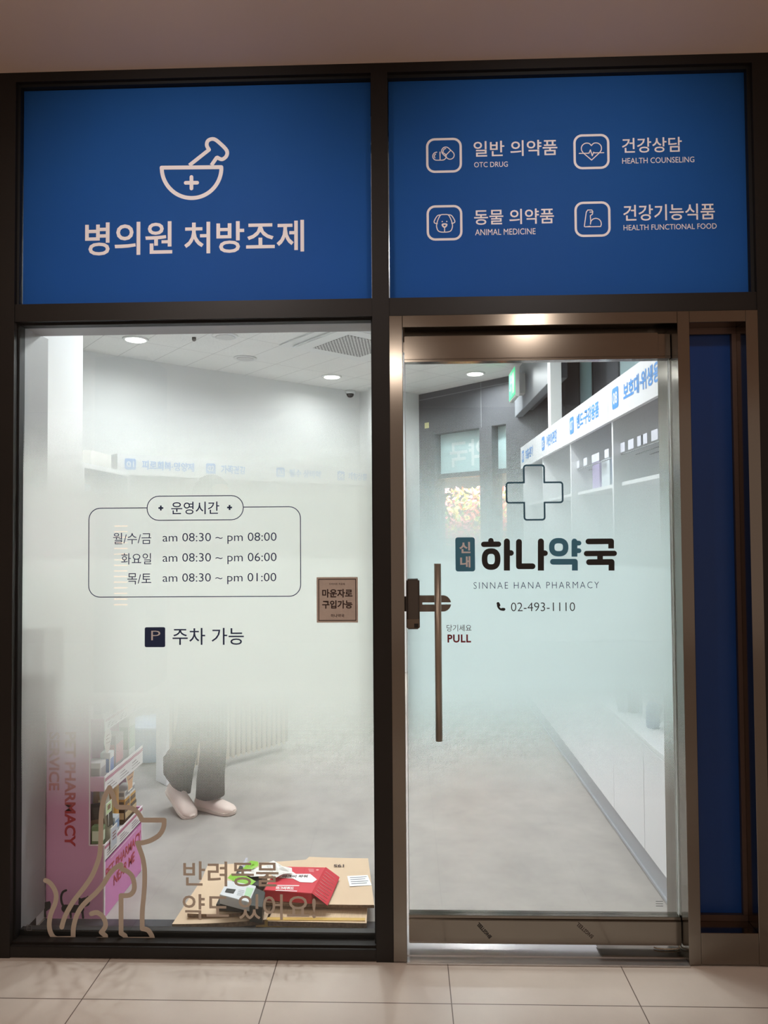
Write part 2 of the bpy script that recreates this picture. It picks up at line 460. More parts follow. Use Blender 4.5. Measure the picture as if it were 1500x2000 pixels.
# narrow blue side light
sl = empty('window_2', (1.1, 0.08, 0.113), kind='structure')
bx('blue_panel', M_BLUED, J2b, J3a, 0.088, 0.096, 0.113, ZHD + 0.002, parent=sl)
mb = MB()
for a in ((J2b, J3a, 0.072, 0.088, 2.205, ZHD + 0.002), (J2b, J3a, 0.072, 0.088, 0.113, 0.135), (J3a - 0.016, J3a, 0.072, 0.088, 0.135, 2.205)): mb.box(*a, bev=0.001)
build('glazing_bead', mb, mat('dark_steel_bead', (110, 92, 84), 0.35, 0.9), sl)

# threshold
bx('sign_light_block', M_DARK, XL - 0.3, XR + 0.3, 0.20, 0.26, ZC_IN, 3.6, kind='structure')  # added unseen board above the ceiling, blocks light from behind the blue signs
mb = MB(); mb.box(-0.008, J2a + 0.002, -0.012, 0.22, 0.0, 0.006, bev=0.002)
mb.box(-0.008, J2a + 0.002, 0.03, 0.22, 0.006, 0.009, bev=0.001)
build('trim_7', mb, M_STEELH, kind='structure')

# door leaf
LX0, LX1 = 0.002, 0.9605
door = empty('door_1', (LX0, DY, 0.05), kind='structure')
zr0, zr1 = PY(1040, 703, 0.055).z, min(PY(1040, 653, 0.055).z, ZHD - 0.005)
zb1, zb0 = PY(1040, 1791, 0.055).z, PY(1040, 1845, 0.055).z
mb = MB(); mb.box(LX0, LX1 - 0.045, 0.055, 0.105, zr0 + 0.008, zr1, bev=0.002); mb.box(LX0, LX1, 0.060, 0.10, zr0, zr0 + 0.008, bev=0.001)
build('top_rail', mb, M_STEEL, door)
bx('pivot_patch', M_STEEL, LX1 - 0.044, LX1, 0.060, 0.10, zr0 + 0.009, zr1 - 0.004, parent=door, bev=0.0015)
mb = MB(); mb.box(LX0, LX1, 0.055, 0.105, zb0, zb1 - 0.012, bev=0.002); mb.box(LX0, LX1, 0.062, 0.098, zb1 - 0.012, zb1, bev=0.001)
br = build('bottom_rail', mb, M_STEEL, door)
bx('door_pane', M_GLASS, LX0, LX1, DY, DY + 0.010, zb1, zr0, parent=door)
M_EDGE = mat('bright_glass_edge', (250, 252, 252), 0.3, 0, trans=0.92)
mb = MB(); mb.box(LX0, LX0 + 0.0025, DY - 0.001, DY + 0.011, zb1, zr0); mb.box(LX1 - 0.0025, LX1, DY - 0.001, DY + 0.011, zb1, zr0)
build('pane_edge', mb, M_EDGE, door)
zf = [PY(1050, y, DY).z for y in (1570, 1325, 1110, 790)]
M_FROSTD = frost('frosted_film_door', zf, (232, 241, 241))
bx('frosted_film', M_FROSTD, LX0 + 0.004, LX1 - 0.004, DY + 0.0115, DY + 0.0117, zb1 + 0.1, zr0 - 0.002, parent=door)
# pull handle
hy = 0.010
ht, hb = PY(854.5, 1101, hy), PY(857, 1447, hy)
mb = MB(); mb.cyl((ht.x, hy, hb.z), (ht.x, hy, ht.z), 0.0122, n=28)
hd = build('pull_handle', mb, M_HANDLE, door)
mb = MB()
for zz in (PY(855, 1178, hy).z, hb.z + 0.12): mb.cyl((ht.x, hy, zz), (ht.x, DY, zz), 0.008, n=14)
build('standoff', mb, M_HANDLE, hd)
# lock with its bracket
ly = 0.040
A, B = PY(793, 1131, ly), PY(820, 1228, ly)
lk = build('lock_body', MB().box(A.x, B.x, 0.022, DY, B.z, A.z, bev=0.006, seg=3), M_LOCK, door)
cz = PY(806, 1209, 0.022).z
bx('lock_foot', mat('lock_foot_bronze', (104, 92, 80), 0.4, 0.2), A.x + 0.002, B.x - 0.002, 0.0205, 0.024, B.z + 0.004, cz, parent=lk, bev=0.001)
q0, q1 = PY(809, 1218, 0.02), PY(817, 1226, 0.02)
bx('keyhole_cover', M_GASKET, q0.x, q1.x, 0.0185, 0.021, q1.z, q0.z, parent=lk)
q0, q1 = PY(788, 1165, 0.05), PY(794, 1194, 0.05)
bx('strike_plate', M_LOCK, q0.x, q1.x, 0.045, 0.06, q1.z, q0.z, parent=lk, bev=0.001)
q0, q1 = PY(819, 1163, 0.06), PY(881, 1194, 0.06); s0, s1 = PY(825, 1176.5, 0.06).z, PY(825, 1181, 0.06).z
zc = (s0 + s1) / 2; r = (q0.z - q1.z) / 2
mb = MB()
up = [(q0.x, s0), (q1.x - 0.001, s0)] + [(q1.x - r + r * math.cos(t), zc + r * math.sin(t)) for t in [math.asin((s0 - zc) / r) + (PI / 2 - math.asin((s0 - zc) / r)) * k / 10 for k in range(11)]] + [(q0.x, q0.z)]
dn = [(x, 2 * zc - z) for x, z in up]
mb.prism(up, 0.014, lambda x, z, d: Vector((x, 0.056 + d, z))); mb.prism(dn, 0.014, lambda x, z, d: Vector((x, 0.056 + d, z)))
mb.box(q0.x, PY(825, 1178, 0.06).x, 0.056, 0.07, s1, s0)
build('lock_bracket', mb, mat('bracket_bronze', (122, 112, 102), 0.4, 0.3), lk)

# ------------------------------------------------------------------ floors, ceilings, walls
ZC = 3.0
sK = (ZC - HCAM)
def PC(px, py): return PZ(px, py, ZC)
c1, c2 = PC(162, 685), PC(702, 766.5)
U = (c2 - c1); U.z = 0; U.normalize(); W = Vector((-U.y, U.x, 0))        # along / into the diagonal wall
ROTU = math.atan2(U.y, U.x)
cor = Vector((c2.x, c2.y, 0)); far = PC(818, 771); far.z = 0
dk1 = PC(995, 734); dk1.z = 0
wl0 = cor - U * 6.2
DU = (dk1 - far).normalized(); DN = Vector((-DU.y, DU.x, 0))               # along the dark wall, outward
M_FLOORI = tile_mat('vinyl_floor', (166, 160, 155), (160, 152, 144), 40, 0.001, rough=0.40, noise=0.12, nscale=5.0)
M_FLOORO = tile_mat('stone_tile', (190, 179, 169), (96, 82, 74), 0.594, 0.0035, off=(0.135, -0.211), rough=0.30, noise=0.05, nscale=4.0)
M_CEILI = tile_mat('mineral_ceiling_tile', (248, 248, 245), (190, 190, 188), 0.6, 0.004, rot=ROTU + PI / 2, off=(0.1, 0.05), rough=0.8, noise=0.02, hsize=0.3, speck=0.16)
M_CEILO = mat('plaster_soffit', (236, 212, 194), 0.8, 0, 0.02, 1.2)
POLY = [(-4.25, 0.18), (1.5, 0.18), (1.5, 4.42), (dk1.x + DU.x * 0.35 + DN.x * 0.06, dk1.y + DU.y * 0.35 + DN.y * 0.06), (far.x + DN.x * 0.08, far.y + DN.y * 0.08 + 0.06), (cor.x + W.x * 0.06, cor.y + W.y * 0.06), (wl0.x + W.x * 0.06, wl0.y + W.y * 0.06)]
mb = MB(); mb.prism(POLY, 0.08, lambda x, y, d: Vector((x, y, -d))); build('floor', mb, M_FLOORI, kind='structure')
bx('floor.001', M_FLOORO, -6.0, 6.0, -7.0, 0.18, -0.08, 0.0, kind='structure')
mb = MB(); mb.prism(POLY, 0.1, lambda x, y, d: Vector((x, y, ZC + d))); build('ceiling', mb, M_CEILI, kind='structure')
bx('ceiling.001', M_CEILO, -6.0, 6.0, -7.0, -0.001, ZS, ZS + 0.2, kind='structure')
bx('trim_8', mat('dark_sill_stone', (62, 62, 66), 0.18, 0, 0.1, 6), XL, XM0, 0.12, 0.25, 0.0, 0.004, kind='structure')   # dark strip inside the window

def wallseg(name, a, b, z0, z1, m, thick=0.12, parent=None, **k):
    """upright slab from a to b, its room face on the line a-b, thickness to the left of the direction"""
    a, b = Vector((a[0], a[1], 0)), Vector((b[0], b[1], 0)); d = (b - a).normalized(); n = Vector((-d.y, d.x, 0)) * thick
    mb = MB()
    mb.prism([(0, 0), (1, 0), (1, 1), (0, 1)], 1.0, lambda s, t, e: a + (b - a) * s + n * e + Vector((0, 0, z0 + (z1 - z0) * t)))
    return build(name, mb, m, parent, **k)
wallseg('wall_back', wl0, cor, 0, ZC, M_WALLW, kind='structure')
bx('wall_left', M_WALLW, -4.32, -4.2, 0.18, 3.0, 0, ZC, kind='structure')
pil = cor - W * 0.26
p2 = far
wallseg('wall_back.001', cor, pil, 0, ZC, M_WALLW, 0.1, kind='structure')
wallseg('wall_back.002', Vector((-0.30, far.y - 0.50, 0)), far, 0, ZC, M_WALLW, 0.1, kind='structure')
# white pillar behind the window's left edge
bx('pillar', M_WALLW, -2.3, -1.42, 0.19, PX(162, 760, -1.42).y, 0, ZC, bev=0.002, kind='structure')

# dark window wall
dkE = far + DU * ((1.47 - far.x) / DU.x)
def dpt(px, py):
    q = PN(px, py, far, DN); return ((q - far).dot(DU), q.z)
L = (dkE - far).length
wa0, wz1 = dpt(848, 846)[0], dpt(890, 842)[1]; wa1 = dpt(936, 840)[0]
wb0, wb1 = dpt(960, 830)[0], dpt(988, 830)[0]
zmid = dpt(890, 922)[1]; zlow = 0.75
def dslab(name, s0, s1, z0, z1, m, y0=0.0, th=0.14, parent=None, **k):
    mb = MB(); mb.prism([(s0, z0), (s1, z0), (s1, z1), (s0, z1)], th, lambda s, t, e: far + DU * s + DN * (y0 + e) + Vector((0, 0, t)))
    return build(name, mb, m, parent, **k)
mbw = MB()
for s0, s1, z0, z1 in ((0, L, wz1, ZC), (0, wa0, 0, wz1), (wa1, wb0, 0, wz1), (wb1, L, 0, wz1), (wa0, wa1, 0, zlow), (wb0, wb1, 0, zlow)):
    mbw.prism([(s0, z0), (s1, z0), (s1, z1), (s0, z1)], 0.16, lambda s, t, e: far + DU * s + DN * e + Vector((0, 0, t)))
build('wall_far', mbw, M_DARK, kind='structure')
mb = MB()
lift = dpt(850, 776)[1]
for s0, s1, z0, z1 in ((0.0, L, lift - 0.004, lift + 0.004), (dpt(940, 800)[0] - 0.004, dpt(940, 800)[0] + 0.004, wz1, ZC)):
    mb.prism([(s0, z0), (s1, z0), (s1, z1), (s0, z1)], 0.004, lambda s, t, e: far + DU * s - DN * e + Vector((0, 0, t)))
build('trim_9', mb, mat('panel_joint', (128, 130, 134), 0.4), kind='structure')
for i, (s0, s1) in enumerate(((wa0, wa1), (wb0, wb1))):
    we = empty('window_%d' % (3 + i), far + DU * s0 + Vector((0, 0, zlow)), kind='structure')
    dslab('frosted_pane', s0, s1, zmid, wz1, M_PALE, 0.10, 0.01, we)
    dslab('clear_pane', s0, s1, zlow, zmid - 0.05, M_GLASS, 0.10, 0.008, we)
    dslab('rail', s0, s1, zmid - 0.05, zmid, M_DARK, 0.06, 0.09, we)
    if i == 0:
        mb = MB()
        a, b = dpt(866, 862), dpt(934, 906)
        put_text(mb, '약국', (a[0], b[1], b[0] + 0.04, a[1]), lambda s, t: far + DU * s + DN * 0.098 + Vector((0, 0, t)), 0.02, mirror=True)
        build('reversed_lettering', mb, mat('pale_lettering', (226, 236, 238), 0.5), we)
# right wall of the shop: dark panels with pale glass strips above the shelves
RWX = 1.45
mb = MB(); mb.box(RWX, RWX + 0.12, 0.18, 3.88, 0, 2.2)
for y0, y1 in ((0.18, 1.60), (2.29, 2.94), (3.37, 3.88)): mb.box(RWX, RWX + 0.12, y0, y1, 2.2, ZC)
build('wall_right', mb, M_DARK, kind='structure')
for i, (y0, y1) in enumerate(((1.60, 2.29), (2.94, 3.37))):
    we = empty('window_%d' % (5 + i), (RWX, y0, 2.2), kind='structure')
    bx('pale_pane', M_PALE, RWX + 0.002, RWX + 0.012, y0, y1, 2.2, ZC, parent=we)
    mb = MB(); mb.box(RWX - 0.01, RWX + 0.06, y1 - 0.02, y1, 2.2, ZC); mb.box(RWX - 0.004, RWX + 0.05, y0, y0 + 0.025, 2.2, ZC)
    build('window_frame', mb, M_DARK2, we)
# bulkhead with the exit sign and the white upright at its near end
bx('trim_10', mat('pale_grey_bulkhead', (150, 154, 160), 0.4, 0.1), 1.06, 1.13, 2.66, 4.28, 2.585, ZC, bev=0.002, kind='structure')
bx('trim_11', M_DARK, 1.131, 1.20, 2.70, 4.1, 2.62, ZC, kind='structure')
bx('trim_12', M_WHITE, 1.045, 1.125, 2.56, 2.655, 2.236, ZC, bev=0.002, kind='structure')

# ------------------------------------------------------------------ lamps
def downlight(x, y, on, label, group='round ceiling downlights'):
    e = empty('downlight', (x, y, ZC - 0.012), label, 'ceiling light', group)
    mb = MB(); mb.lathe((x, y, ZC - 0.012), [(0.098, 0.012), (0.098, 0.004), (0.090, 0.0), (0.074, 0.002), (0.072, 0.011)], 32)
    build('trim_ring', mb, M_EMB, e)
    mb = MB(); mb.lathe((x, y, ZC - 0.013), [(0.070, 0.0), (0.071, 0.006)], 32)
    build('lens', mb, M_LENS if on else mat('unlit_lens', (214, 214, 212), 0.4), e)
    if on:
        l = bpy.data.lights.new('downlight_glow', 'AREA'); l.shape = 'DISK'; l.size = 0.14; l.energy = LAMP_W * (0.22 if px < 700 else 0.7); l.color = SHOP_COL; l.spread = 2.85
        lo = bpy.data.objects.new('downlight_glow', l); COL.objects.link(lo); lo.parent = e; lo.location = (0, 0, -0.006)
    return e
for (px, py, on, lab) in ((265, 662, 1, 'lit round downlight in the white tiled ceiling, near the top left of the display window'),
                          (648, 735, 1, 'lit round downlight near the dome camera where ceiling meets the white wall'),
                          (928, 729, 1, 'lit round downlight seen through the top of the glass door'),
                          (440, 656, 0, 'unlit round ceiling fitting, nearest the top edge of the display window'),
                          (479, 699, 0, 'unlit round ceiling fitting, lower one midway along the tiled ceiling')):
    q = PC(px, py); downlight(q.x, q.y, on, lab)
for i, (x, y) in enumerate(((-1.05, 1.25), (0.35, 1.25), (-0.45, 2.2), (0.35, 2.5), (-1.95, 1.3), (-0.35, 1.1), (-1.15, 2.3))):
    l = bpy.data.lights.new('shop_lamp', 'AREA'); l.shape = 'DISK'; l.size = 0.14; l.energy = LAMP_W; l.color = SHOP_COL; l.spread = 3.0
    lo = bpy.data.objects.new('shop_lamp', l); COL.objects.link(lo); lo.location = (x, y, ZC - 0.02)
for i, (x, y, e) in enumerate(((1.0, -3.1, 0.6), (-1.3, -1.8, 0.8), (-0.1, -4.6, 1.0))):
    l = bpy.data.lights.new('corridor_lamp', 'AREA'); l.shape = 'DISK'; l.size = 0.16; l.energy = CORR_W * e; l.color = CORR_COL
    lo = bpy.data.objects.new('corridor_lamp', l); COL.objects.link(lo); lo.location = (x, y, ZS - 0.02)
for x, tx in ((-0.8, -0.75), (0.65, 0.6)):  # added fill spots that brighten the blue signs
    l = bpy.data.lights.new('sign_fill_spot', 'SPOT'); l.energy = 42; l.color = (1.0, 0.93, 0.91); l.spot_size = 1.3; l.spot_blend = 1.0; l.shadow_soft_size = 0.08
    lo = bpy.data.objects.new('sign_fill_spot', l); COL.objects.link(lo); lo.location = (x, -1.3, ZS - 0.03)
    lo.rotation_euler = (Vector((tx, 0, 2.58)) - lo.location).to_track_quat('-Z', 'Y').to_euler()
for x in (-1.0, 0.5):  # added fill spots that brighten the tiles outside the shop
    l = bpy.data.lights.new('floor_fill_spot', 'SPOT'); l.energy = 48; l.color = (1.0, 0.90, 0.82); l.spot_size = 1.5; l.spot_blend = 1.0; l.shadow_soft_size = 0.08
    lo = bpy.data.objects.new('floor_fill_spot', l); COL.objects.link(lo); lo.location = (x, -1.1, ZS - 0.02)
# warm slatted lamp on a column across the corridor, mirrored in the display window
mb = MB(); mb.box(-2.95, -2.45, -4.6, -4.02, 0, ZS); build('lamp_column', mb, M_FRAME, kind='structure')
mb = MB()
for k in range(15): mb.box(-2.75, -2.63, -4.02, -4.0, 0.82 + 0.053 * k, 0.832 + 0.053 * k)
build('slatted_lamp', mb, emis('warm_slat_glow', (255, 176, 96), 4.0), kind='structure')
# daylight on the hedge behind the far windows
l = bpy.data.lights.new('outdoor_daylight', 'AREA'); l.size = 3; l.energy = 2600; l.color = (1, 0.97, 0.9)
lo = bpy.data.objects.new('outdoor_daylight', l); COL.objects.link(lo)
hc = far + DU * 0.6 + DN * 1.4
lo.location = hc + Vector((0, 0, 5.0)) + DN * -0.6

# ceiling cassette, detector, dome camera, exit sign
q = PC(588, 674); ctr = q + U * 0.40 - W * 0.36 * 0 + W * -0.05
ctr = (PC(588, 674) + PC(690, 697)) / 2 + (W * -0.36)
def rotbox(mb, c, hx, hy, z0, z1, bev=0.0):
    Mx = Matrix.Translation((c.x, c.y, 0)) @ Matrix.Rotation(ROTU, 4, 'Z')
    mb.box(-hx, hx, -hy, hy, z0, z1, bev=bev, M=Mx)
ac = empty('ceiling_air_conditioner', (ctr.x, ctr.y, ZC), 'square white ceiling air conditioner with a perforated grille', 'air conditioner')
mb = MB(); rotbox(mb, ctr, 0.43, 0.43, ZC - 0.012, ZC - 0.001, 0.004); rotbox(mb, ctr, 0.355, 0.355, ZC - 0.035, ZC - 0.012, 0.008)
build('panel', mb, M_WHITE, ac)
M_GRILLE = mat('perforated_grille', (170, 170, 168), 0.6)
nt = M_GRILLE.node_tree; vz = nt.nodes.new('ShaderNodeTexVoronoi'); vz.inputs['Scale'].default_value = 42; vz.inputs['Randomness'].default_value = 0.1
tcn = nt.nodes.new('ShaderNodeTexCoord'); nt.links.new(tcn.outputs['Object'], vz.inputs['Vector'])
rp = nt.nodes.new('ShaderNodeValToRGB'); rp.color_ramp.elements[0].position = 0.3; rp.color_ramp.elements[1].position = 0.42
rp.color_ramp.elements[0].color = (0.12, 0.12, 0.115, 1); rp.color_ramp.elements[1].color = (0.72, 0.72, 0.7, 1)
nt.links.new(vz.outputs['Distance'], rp.inputs[0]); nt.links.new(rp.outputs[0], nt.nodes['Principled BSDF'].inputs['Base Color'])
mb = MB(); rotbox(mb, ctr, 0.235, 0.235, ZC - 0.039, ZC - 0.034, 0.002); build('grille', mb, M_GRILLE, ac)
mb = MB()
for k in range(4):
    a = ROTU + k * PI / 2; d = Vector((math.cos(a), math.sin(a), 0)); t = Vector((-d.y, d.x, 0))
    c = ctr + d * 0.295
    mb.prism([(-0.22, -0.03), (0.22, -0.03), (0.22, 0.03), (-0.22, 0.03)], 0.003, lambda s, r_, e: c + t * s + d * r_ + Vector((0, 0, ZC - 0.037 + e)))
build('air_vane', mb, mat('grey_vane', (190, 190, 188), 0.5), ac)
q = PC(684, 763)
dc = empty('dome_camera', (q.x, q.y, ZC), 'small white dome security camera with a dark lens under the ceiling', 'security camera')
mb = MB(); mb.lathe((q.x, q.y, ZC - 0.035), [(0.048, 0.0), (0.055, 0.01), (0.055, 0.034)], 24); build('base', mb, M_WHITE, dc)
mb = MB(); mb.lathe((q.x, q.y, ZC - 0.075), [(0.004, 0.0), (0.024, 0.006), (0.036, 0.02), (0.041, 0.039)], 24); build('dome', mb, mat('dark_dome', (40, 40, 42), 0.15), dc)
q = PC(379, 659)
mb = MB(); mb.lathe((q.x, q.y, ZC - 0.03), [(0.008, 0), (0.016, 0.01), (0.016, 0.029)], 12)
build('sprinkler_head', mb, mat('sprinkler_metal', (120, 118, 114), 0.4, 0.5), label='tiny dark sprinkler head on the ceiling between two downlights', cat='sprinkler')
ex = empty('exit_sign', (0.96, 3.72, 2.70), 'green lit emergency exit sign box on the bulkhead', 'exit sign')
bx('housing', M_WHITE, 0.955, 0.992, 3.56, 3.92, 2.655, 2.925, parent=ex, bev=0.006)
bx('bracket', M_WHITE, 0.992, 1.062, 3.68, 3.80, 2.70, 2.88, parent=ex)
bx('face', M_GREEN, 0.950, 0.9555, 3.575, 3.905, 2.672, 2.908, parent=ex)
mb = MB()   # running figure and doorway
fnx = lambda u, v: Vector((0.9495, 3.74 - u, 2.79 + v))
mb.poly(rrect(0.03, -0.09, 0.13, 0.09, 0.004), fnx)
mb.disc((-0.03, 0.07), 0.018, fnx); mb.stroke([(-0.03, 0.045), (-0.045, -0.01), (-0.02, -0.05), (-0.04, -0.09)], 0.02, fnx)
mb.stroke([(-0.045, -0.01), (-0.09, -0.04), (-0.12, -0.03)], 0.018, fnx); mb.stroke([(-0.035, 0.035), (0.0, 0.01)], 0.014, fnx); mb.stroke([(-0.035, 0.035), (-0.08, 0.02)], 0.014, fnx)
build('pictogram', mb, mat('exit_white', (240, 250, 244), 0.5), ex)
q = dpt(834, 831)
mb = MB(); mb.prism([(q[0] - 0.03, q[1] - 0.03), (q[0] + 0.03, q[1] - 0.03), (q[0] + 0.03, q[1] + 0.03), (q[0] - 0.03, q[1] + 0.03)], 0.006, lambda s, t, e: far + DU * s - DN * e + Vector((0, 0, t)))
build('wall_sticker', mb, mat('yellowish_sticker', (226, 222, 160), 0.5), label='small square yellowish sticker on the dark wall', cat='sticker')

# hedge outside the far windows
def leaf_cloud(name, c, ext, n, m, **k):
    mb = MB()
    for i in range(n):
        p = Vector(c) + DU * random.uniform(-ext[0], ext[0]) + DN * random.uniform(-ext[1], ext[1]) + Vector((0, 0, random.uniform(-ext[2], ext[2])))
        s = random.uniform(0.02, 0.045)
        a = Vector((random.gauss(0, 1), random.gauss(0, 1), random.gauss(0, 1))).normalized(); b = a.orthogonal().normalized() * s * 0.6; a = a * s
        mb.face([p - a, p + b, p + a, p - b])
    return build(name, mb, m, **k)
hb = empty('flowering_hedge', hc - Vector((0, 0, 0.0)), 'flowering hedge of pink, orange and yellow leaves outside the far window', 'hedge')
for nm, rgb, n in (('pink_blossom', (246, 150, 160), 1700), ('yellow_leaves', (240, 225, 110), 1300), ('orange_blossom', (248, 120, 80), 700), ('green_leaves', (140, 170, 80), 1100)):
    leaf_cloud(nm, hc - DN * 0.5 + Vector((0, 0, 1.25)), (1.0, 0.18, 0.75), n, mat(nm, rgb, 0.6, trans=0.3), parent=hb)
mb = MB()
for i in range(7):
    p = hc - DN * 0.5 + DU * (-0.9 + 0.3 * i); mb.cyl(p, p + Vector((0, 0, 0.9)), 0.02, 0.01, 8)
build('stems', mb, mat('bark', (90, 70, 54), 0.8), hb)
bx('floor.002', mat('outdoor_paving', (150, 148, 142), 0.8, 0, 0.08, 4), hc.x - 2.2, hc.x + 2.5, hc.y - 1.6, hc.y + 2.5, -0.16, -0.09, kind='structure')


# ================================================================== BLUE SIGNS above the window and the door
SY = 0.036
def sign(px, label, cat='sign'):
    x0, x1, z0, z1 = px
    e = empty('transom_sign', ((x0 + x1) / 2, SY, z0), label, cat)
    bx('backing_panel', M_BLUE, x0 + (0.011 if x0 < -1 else 0.003), x1 - 0.0025, SY, SY + 0.006, z0 + 0.003, z1 - 0.012, parent=e)
    return e
sgL = sign((XL, XM0, ZT1, ZH), 'blue panel above the display window with a white mortar and pestle and large white lettering')
mb = MB()
for a in ((XL, XL + 0.009, SY - 0.02, SY + 0.012, ZT1, ZH), (XL + 0.009, XM0, SY - 0.02, SY + 0.012, ZH - 0.010, ZH)): mb.box(*a)
build('gasket', mb, M_GASKET, sgL)
sgR = sign((XM1, XR, ZT1, ZH), 'blue panel above the glass door with four white icons and captions')
mb = MB()
for a in ((XR - 0.012, XR, SY - 0.02, SY + 0.012, ZT1, ZH - 0.012), (XM1, XR, SY - 0.02, SY + 0.012, ZH - 0.012, ZH)): mb.box(*a)
build('gasket', mb, M_GASKET, sgR)
FY = SY - 0.0008
F = facade(FY)
def T(name, body, rect_px, m, parent, Y=None, off=0.0, space=1.0, words=True, **k):
    """lettering fitted to its ink box; every word is a part of its own"""
    Y = FY if Y is None else Y
    rect = frect(*rect_px, Y); nw = len(body.split()) if words else 1
    if nw == 1:
        mb = MB(); put_text(mb, body, rect, facade(Y), off, space)
        return build(name, mb, m, parent, **k)
    V, Fs, (a, b, c, d) = text2d(body, off, space)
    iv = sorted((min(V[i][0] for i in f), max(V[i][0] for i in f)) for f in Fs); gaps = []; hi = iv[0][1]
    for lo, h2 in iv:
        if lo > hi: gaps.append((lo - hi, (lo + hi) / 2))
        hi = max(hi, h2)
    cuts = sorted(x for g, x in sorted(gaps, reverse=True)[:nw - 1])
    sx = (rect[2] - rect[0]) / (c - a); sy = (rect[3] - rect[1]) / (d - b); o = None
    for w_ in range(nw):
        lo = cuts[w_ - 1] if w_ > 0 else -1e9; hi = cuts[w_] if w_ < nw - 1 else 1e9
        sel = [f for f in Fs if lo < sum(V[i][0] for i in f) / len(f) < hi]; mp = {}
        for f in sel:
            for i in f: mp.setdefault(i, len(mp))
        mb = MB(); mb.flat([(rect[0] + (V[i][0] - a) * sx, rect[1] + (V[i][1] - b) * sy) for i in mp], [tuple(mp[i] for i in f) for f in sel], facade(Y))
        o = build(name, mb, m, parent, **k)
    return o
def crop(ox, oy, s):
    return lambda *p: tuple((ox if i % 2 == 0 else oy) + v / s for i, v in enumerate(p))
ca = crop(0, 100, 1.9737)
def pts(c, lst, Y): return [fx(c(*p), Y) for p in lst]
W1 = 1 / PXM
T('lettering', '병의원', ca(328, 655, 664, 789), M_VINYL, sgL, off=0.014); T('lettering', '처방조제', ca(710, 650, 1172, 781), M_VINYL, sgL, off=0.014)
mb = MB()
bowl = [(623, 449)] + [(738.5 + 115 * math.cos(math.radians(a)), 449 + 117 * math.sin(math.radians(a))) for a in range(176, 3, -4)] + [(853, 447)]
mb.stroke(pts(ca, bowl, FY), 8.0 * W1, F, closed=True)
mb.stroke(pts(ca, [(738, 485), (738, 529)], FY), 7.6 * W1, F); mb.stroke(pts(ca, [(716, 507.5), (760, 507)], FY), 7.6 * W1, F)
pes = [(730, 440), (806, 380)] + smooth([(806, 380), (797, 362), (803, 344), (825, 339), (850, 357), (874, 383), (873, 404), (856, 417), (838, 410)], 4) + [(835, 411), (815, 440)]
mb.stroke(pts(ca, pes, FY), 7.6 * W1, F, caps=(False, False))
build('mortar_and_pestle_icon', mb, M_VINYL, sgL)
cb = crop(740, 100, 1.9737)
